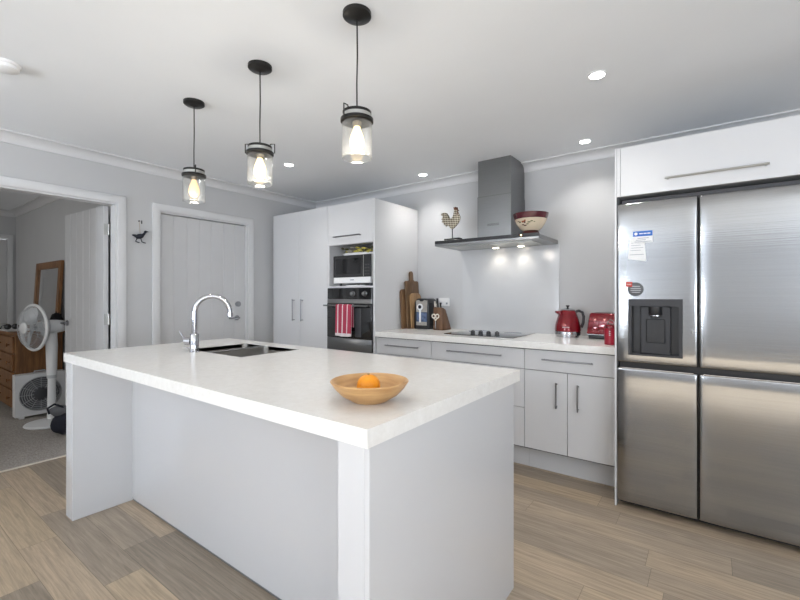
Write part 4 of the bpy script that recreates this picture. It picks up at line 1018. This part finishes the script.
# duck ornament hanging on the left wall
hk = thing('bird_ornament', (XL, 1.531, 1.67), 'dark metal bird hanging by twine between the two doors', 'ornament')
dx = XL + 0.022
b = MB().ball((dx, 1.526, 1.712), 0.034, (0.42, 1.0, 0.60), 20, Matrix.Rotation(radians(16), 3, 'X'))
b.tube([(dx, 1.541, 1.715), (dx, 1.560, 1.735), (dx, 1.570, 1.752)], 0.012, 10, r2=0.008)
b.ball((dx, 1.572, 1.756), 0.0115, (0.8, 1.1, 0.9), 14)
b.cyl((dx, 1.580, 1.757), (dx, 1.596, 1.757), 0.006, 0.001, 10)
b.tube([(dx, 1.502, 1.710), (dx, 1.486, 1.716), (dx, 1.472, 1.718)], 0.013, 10, r2=0.006)
b.build('bird_body', M_metalduck, hk)
for y0, y1 in ((1.508, 1.496), (1.534, 1.544)):
    b = MB().tube([(dx, y0, 1.698), (dx, (y0 + y1) / 2, 1.682), (dx, y1, 1.668), (dx, y1 + 0.012, 1.663), (dx, y1 + 0.028, 1.660)], 0.0042, 8); b.build('leg', M_metalduck, hk)
b = MB().tube([(dx, 1.530, 1.728), (dx - 0.004, 1.529, 1.78), (XL + 0.008, 1.528, 1.835)], 0.0015, 6); lab(b.build('twine', M_twine, hk), 'tan twine')
b = MB().cyl((XL + 0.0003, 1.528, 1.842), (XL + 0.012, 1.528, 1.842), 0.005).box(XL + 0.0003, XL + 0.006, 1.5465, 1.5535, 1.822, 1.850, 0.001, 1); lab(b.build('hook', M_bronze, hk), 'small dark hook')

# ------------------------------------------------------------------ bedroom things
ds = thing('dresser', (-6.1, 1.25, 0), 'orange brown oak dresser in the bedroom', 'dresser')
dx0, dx1, dy0, dy1 = -6.75, -5.56, 1.055, 1.455
MB().box(dx0, dx1, dy0 + 0.02, dy1, 0.07, 0.820, 0.004, 1).build('body', M_oak, ds)
MB().box(dx0 - 0.02, dx1 + 0.04, dy0 - 0.015, dy1 + 0.010, 0.8205, 0.848, 0.006, 2).build('top', M_oak, ds)
for x in (dx0 + 0.03, dx1 - 0.05):
    for y in (dy0 + 0.05, dy1 - 0.05): MB().box(x - 0.025, x + 0.025, y - 0.025, y + 0.025, 0, 0.0695, 0.003, 1).build('leg', M_oak, ds)
for i in range(4):
    for j in range(2):
        x0 = dx0 + 0.03 + j * 0.57; z0 = 0.10 + i * 0.178
        d = MB().box(x0, x0 + 0.555, dy0, dy0 + 0.0195, z0, z0 + 0.165, 0.004, 1).build('drawer', M_oak, ds)
        for kx in (x0 + 0.10, x0 + 0.46):
            MB().lathe((kx, dy0 - 0.0003, z0 + 0.083), [(0.008, 0), (0.008, 0.012), (0.018, 0.018), (0.016, 0.028), (0.001, 0.030)], 16, axis=(0, -1, 0)).build('knob', M_oak, d)
# runner and trinkets
tag(MB().box(-6.70, -5.72, dy0 - 0.012, 1.29, 0.8484, 0.853, 0.001, 1).build('table_runner', M_white), 'white cloth runner on the dresser top', 'cloth')
tk = thing('sunglasses', (-5.98, 1.12, 0.8534), 'dark sunglasses lying on the white runner of the dresser', 'sunglasses')
b = MB()
for y in (1.09, 1.15): b.ball((-5.95, y, 0.886), 0.030, (0.35, 1.0, 1.0), 16)
b.build('lenses', M_blackgl, tk)
b = MB()
for y in (1.062, 1.178): b.tube([(-5.95, y, 0.898), (-6.04, y, 0.896), (-6.10, y, 0.868), (-6.11, y, 0.8545)], 0.006, 8)
b.tube([(-5.95, 1.11, 0.893), (-5.947, 1.12, 0.896), (-5.95, 1.13, 0.893)], 0.004, 6); b.build('frame', M_black, tk)
tag(MB().lathe((-6.25, 1.10, 0.8534), [(0.001, 0), (0.05, 0), (0.055, 0.03), (0.04, 0.06), (0.001, 0.062)], 24).build('trinket_box', M_lid), 'small silver trinket box on the dresser runner', 'box')
tag(MB().box(-5.70, -5.665, 1.33, 1.365, 0.8484, 0.905, 0.006, 2).build('trinket_box', M_redmag), 'tiny red box on the dresser below the mirror', 'box')
# mirror leaning on the wall
mr = thing('mirror', (-5.98, 1.41, 0.848), 'oak framed mirror leaning on the wall on the dresser', 'mirror')
mxa, mxb, H, fw = -6.50, -5.575, 0.745, 0.075
tilt = Matrix.Rotation(radians(-3.2), 3, 'X')
def mtr(b):
    for v in b.bm.verts: v.co = tilt @ v.co + Vector((0, 1.418, 0.8492))
    return b
b = MB().holed([mxa, mxa + fw, mxb - fw, mxb], [0, fw, H - fw, H], -0.016, 0.012, lambda a, z, y: (a, y, z)); mtr(b).build('frame', M_oak, mr)
b = MB().box(mxa + fw - 0.004, mxb - fw + 0.004, 0.0, 0.004, fw - 0.004, H - fw + 0.004); mtr(b).build('mirror_glass', M_mirror, mr)
# black fluffy thing at the right end of the dresser
b = MB()
for k in range(60):
    a = random.uniform(0, 2 * pi); z = random.uniform(-0.9, 1); r = math.sqrt(1 - z * z)
    c0 = Vector((-5.508, 1.388, 0.918)); d = Vector((r * cos(a), r * sin(a), z))
    b.cyl(c0 + d * 0.035, c0 + d * random.uniform(0.060, 0.075), 0.012, 0.004, 6)
b.ball((-5.508, 1.388, 0.918), 0.062, (1, 1, 1), 16)
for v in b.bm.verts: v.co.z = max(0.918 + (v.co.z - 0.918) * (1.9 if v.co.z > 0.918 else 1), 0.8487)
tag(b.build('pompom', M_fluff), 'black fluffy ball on the right end of the dresser', 'ornament')

# box fan leaning on the dresser end
bf = thing('box_fan', (-5.43, 1.245, 0), 'white square box fan standing on the carpet against the dresser', 'fan')
fy0, fy1, fz0, fz1, fx0, fx1 = 1.048, 1.440, 0.022, 0.432, -5.535, -5.425
fc = (0, (fy0 + fy1) / 2, (fz0 + fz1) / 2); RR = 0.170
# housing with a round opening
b = MB(); n = 48
def sqr(k, h):
    a = 2 * pi * k / n; ca, sa = cos(a), sin(a); s_ = 1 / max(abs(ca), abs(sa))
    return (fc[1] + ca * s_ * (fy1 - fy0) / 2, fc[2] + sa * s_ * (fz1 - fz0) / 2)
def cir(k, r):
    a = 2 * pi * k / n; return (fc[1] + r * cos(a), fc[2] + r * sin(a))
b.loft([[Vector((fx1, *sqr(k, 0))) for k in range(n)], [Vector((fx1, *cir(k, RR))) for k in range(n)], [Vector((fx0 + 0.01, *cir(k, RR - 0.004))) for k in range(n)], [Vector((fx0, *cir(k, RR - 0.004))) for k in range(n)], [Vector((fx0, *sqr(k, 0))) for k in range(n)]], closed=True)
b.build('housing', M_white, bf)
b = MB()
for r in (0.166, 0.148, 0.130, 0.112, 0.094, 0.076): b.torus((fx1 + 0.002, fc[1], fc[2]), r, 0.0022, axis=(1, 0, 0), n=40, m=5)
for k in range(12): b.cyl((fx1 + 0.001, *cir(k * 4, 0.05)), (fx1 + 0.001, *cir(k * 4, RR + 0.002)), 0.002, n=6)
lab(b.build('grille', M_whitegrey, bf), 'grey round grille')
lab(MB().lathe((fx1 - 0.006, fc[1], fc[2]), [(0.058, 0), (0.058, 0.008), (0.048, 0.012), (0.001, 0.013)], 28, axis=(1, 0, 0)).build('hub', M_darkgrey, bf), 'dark centre hub')
b = MB()
for k in range(5):
    a = 2 * pi * k / 5
    P = []
    for r, w, tw in ((0.045, 0.03, 0.4), (0.10, 0.055, 0.3), (0.158, 0.06, 0.2)):
        e = Vector((0, cos(a), sin(a))); tdir = Vector((0, -sin(a), cos(a))); q = Vector((fx1 - 0.045, fc[1], fc[2])) + e * r
        off = tdir * w * cos(tw) + Vector((1, 0, 0)) * w * sin(tw)
        P.append([q - off * 0.7, q + off * 0.7, q + off * 0.7 + Vector((0.003, 0, 0)), q - off * 0.7 + Vector((0.003, 0, 0))])
    b.loft(P)
b.build('blades', M_greyfab, bf)
MB().box(fx0 + 0.012, fx0 + 0.018, fc[1] - 0.172, fc[1] + 0.172, fc[2] - 0.172, fc[2] + 0.172).build('rear_guard', M_greyfab, bf)
for y in (fy0 + 0.05, fy1 - 0.05): MB().box(fx0 + 0.0, fx1, y - 0.02, y + 0.02, 0.0, 0.0218, 0.003, 1).build('foot', M_white, bf)
b = MB().tube([(fx1 - 0.05, fc[1] - 0.05, fz1), (fx1 - 0.05, fc[1] - 0.04, fz1 + 0.022), (fx1 - 0.05, fc[1] + 0.04, fz1 + 0.022), (fx1 - 0.05, fc[1] + 0.05, fz1)], 0.006, 8); b.build('carry_handle', M_whitegrey, bf)

# pedestal fan
PX, PY = -5.085, 1.245
pf = thing('pedestal_fan', (PX, PY, 0), 'white pedestal fan standing on the bedroom carpet', 'fan')
b = MB().lathe((0, 0, 0), [(0.001, 0), (0.185, 0), (0.195, 0.008), (0.185, 0.020), (0.10, 0.032), (0.05, 0.040), (0.001, 0.042)], 48)
for v in b.bm.verts: v.co = Vector((PX + 0.055 + v.co.x, PY - 0.025 + v.co.y, v.co.z))
b.build('base', M_white, pf)
MB().lathe((PX, PY, 0), [(0.036, 0.0365), (0.034, 0.10), (0.030, 0.43), (0.001, 0.43)], 24).build('outer_pole', M_white, pf)
MB().lathe((PX, PY, 0), [(0.0375, 0.425), (0.0375, 0.455), (0.030, 0.462), (0.001, 0.462)], 24).build('height_collar', M_whitegrey, pf)
b = MB().tube([(PX, PY, 0.455), (PX, PY, 0.60), (PX, PY, 0.74), (PX + 0.005, PY - 0.01, 0.86)], 0.040, 16, r2=0.050); b.build('neck', M_white, pf)
fa = Vector((0.23, -0.973, 0)); fz = 0.918
hc = Vector((PX, PY, fz))
MB().lathe(hc, [(0.001, -0.135), (0.030, -0.133), (0.052, -0.11), (0.062, -0.05), (0.066, 0.04), (0.070, 0.065), (0.001, 0.066)], 32, axis=fa).build('motor_housing', M_white, pf)
cc = hc + fa * 0.145
cg = MB().torus(cc, 0.208, 0.013, axis=fa, n=64, m=10).build('cage_rim', M_white, pf)
u = Vector((0, 0, 1)); w = fa.cross(u).normalized()
def cage(b, off, hub_r, nw, rings):
    for k in range(nw):
        a = 2 * pi * k / nw; e = u * cos(a) + w * sin(a)
        b.tube([cc + e * 0.206 + fa * 0.0, cc + e * 0.172 + fa * off * 0.62, cc + e * 0.12 + fa * off * 0.94, cc + e * hub_r + fa * off], 0.0017, 5)
    for r, o_ in rings: b.torus(cc + fa * o_, r, 0.0017, axis=fa, n=48, m=5)
    return b
lab(cage(MB(), 0.075, 0.045, 40, ((0.12, 0.066), (0.172, 0.047))).build('front_grille', M_whitegrey, pf), 'fine wire front grille')
lab(cage(MB(), -0.078, 0.05, 40, ((0.12, -0.073),)).build('rear_grille', M_whitegrey, pf), 'fine wire rear grille')
lab(MB().lathe(cc + fa * 0.072, [(0.050, 0), (0.050, 0.008), (0.044, 0.012), (0.001, 0.013)], 32, axis=fa).build('hub_badge', M_white, pf), 'round white hub badge')
M_blade = mat('clear_grey_blade', (0.42, 0.44, 0.46), 0.3, var=0.05)
for k in range(3):
    b = MB(); P = []; a0 = 2 * pi * k / 3 + 0.4
    for r, hw, tw in ((0.03, 0.25, 0.5), (0.08, 0.45, 0.5), (0.14, 0.55, 0.45), (0.175, 0.45, 0.4), (0.188, 0.25, 0.35)):
        row = []
        for q in (-1, 1):
            a = a0 + q * hw; e = u * cos(a) + w * sin(a); row.append(cc + e * r + fa * (q * 0.022 - 0.005))
        P.append([row[0], row[1], row[1] + fa * 0.003, row[0] + fa * 0.003])
    b.loft(P); b.build('blade', M_blade, pf)
MB().lathe(cc + fa * -0.035, [(0.035, 0), (0.035, 0.05), (0.001, 0.055)], 24, axis=fa).build('spinner', M_whitegrey, pf)
MB().box(PX - 0.01, PX + 0.075, PY - 0.075, PY - 0.035, 0.845, 0.850).build('control_panel', M_whitegrey, pf) if False else None

# dark bag, and a dark strip at the open door
bg = thing('bag', (-4.56, 1.17, 0), 'dark navy bag slumped on the carpet behind the island end', 'bag')
b = MB().ball((0, 0, 0), 1, (0.07, 0.08, 0.105), 24)
for v in b.bm.verts:
    p = v.co; f = 1 + 0.12 * sin(p.x * 40 + 1) * cos(p.z * 30) + 0.08 * sin(p.y * 55)
    v.co = Vector((-4.54 + p.x * f, 1.185 + p.y * f * 0.9, max(0.0005, 0.10 + p.z * f)))
b.build('bag_body', M_navy, bg)
b = MB().ball((0, 0, 0), 1, (0.06, 0.075, 0.05), 18)
for v in b.bm.verts: v.co = Vector((-4.575 + v.co.x, 1.175 + v.co.y * (1 + 0.2 * sin(v.co.z * 60)), 0.205 + v.co.z))
lab(b.build('bag_flap', M_greyfab, bg), 'grey flap')
b = MB().tube([(-4.56, 1.10, 0.20), (-4.55, 1.085, 0.25), (-4.54, 1.13, 0.28), (-4.54, 1.18, 0.25), (-4.54, 1.21, 0.20)], 0.009, 8); b.build('carry_strap', M_navy, bg)
st = MB().tube([(-4.835, 1.282, 0.945), (-4.862, 1.30, 0.955), (-4.868, 1.31, 0.90), (-4.868, 1.312, 0.78), (-4.868, 1.31, 0.62), (-4.866, 1.306, 0.60)], 0.011, 8)  # thin dark strip along the free edge of the door
tag(st.build('dark_strip', M_navy), 'black strip running down the edge of the open bedroom door', 'dark_strip')
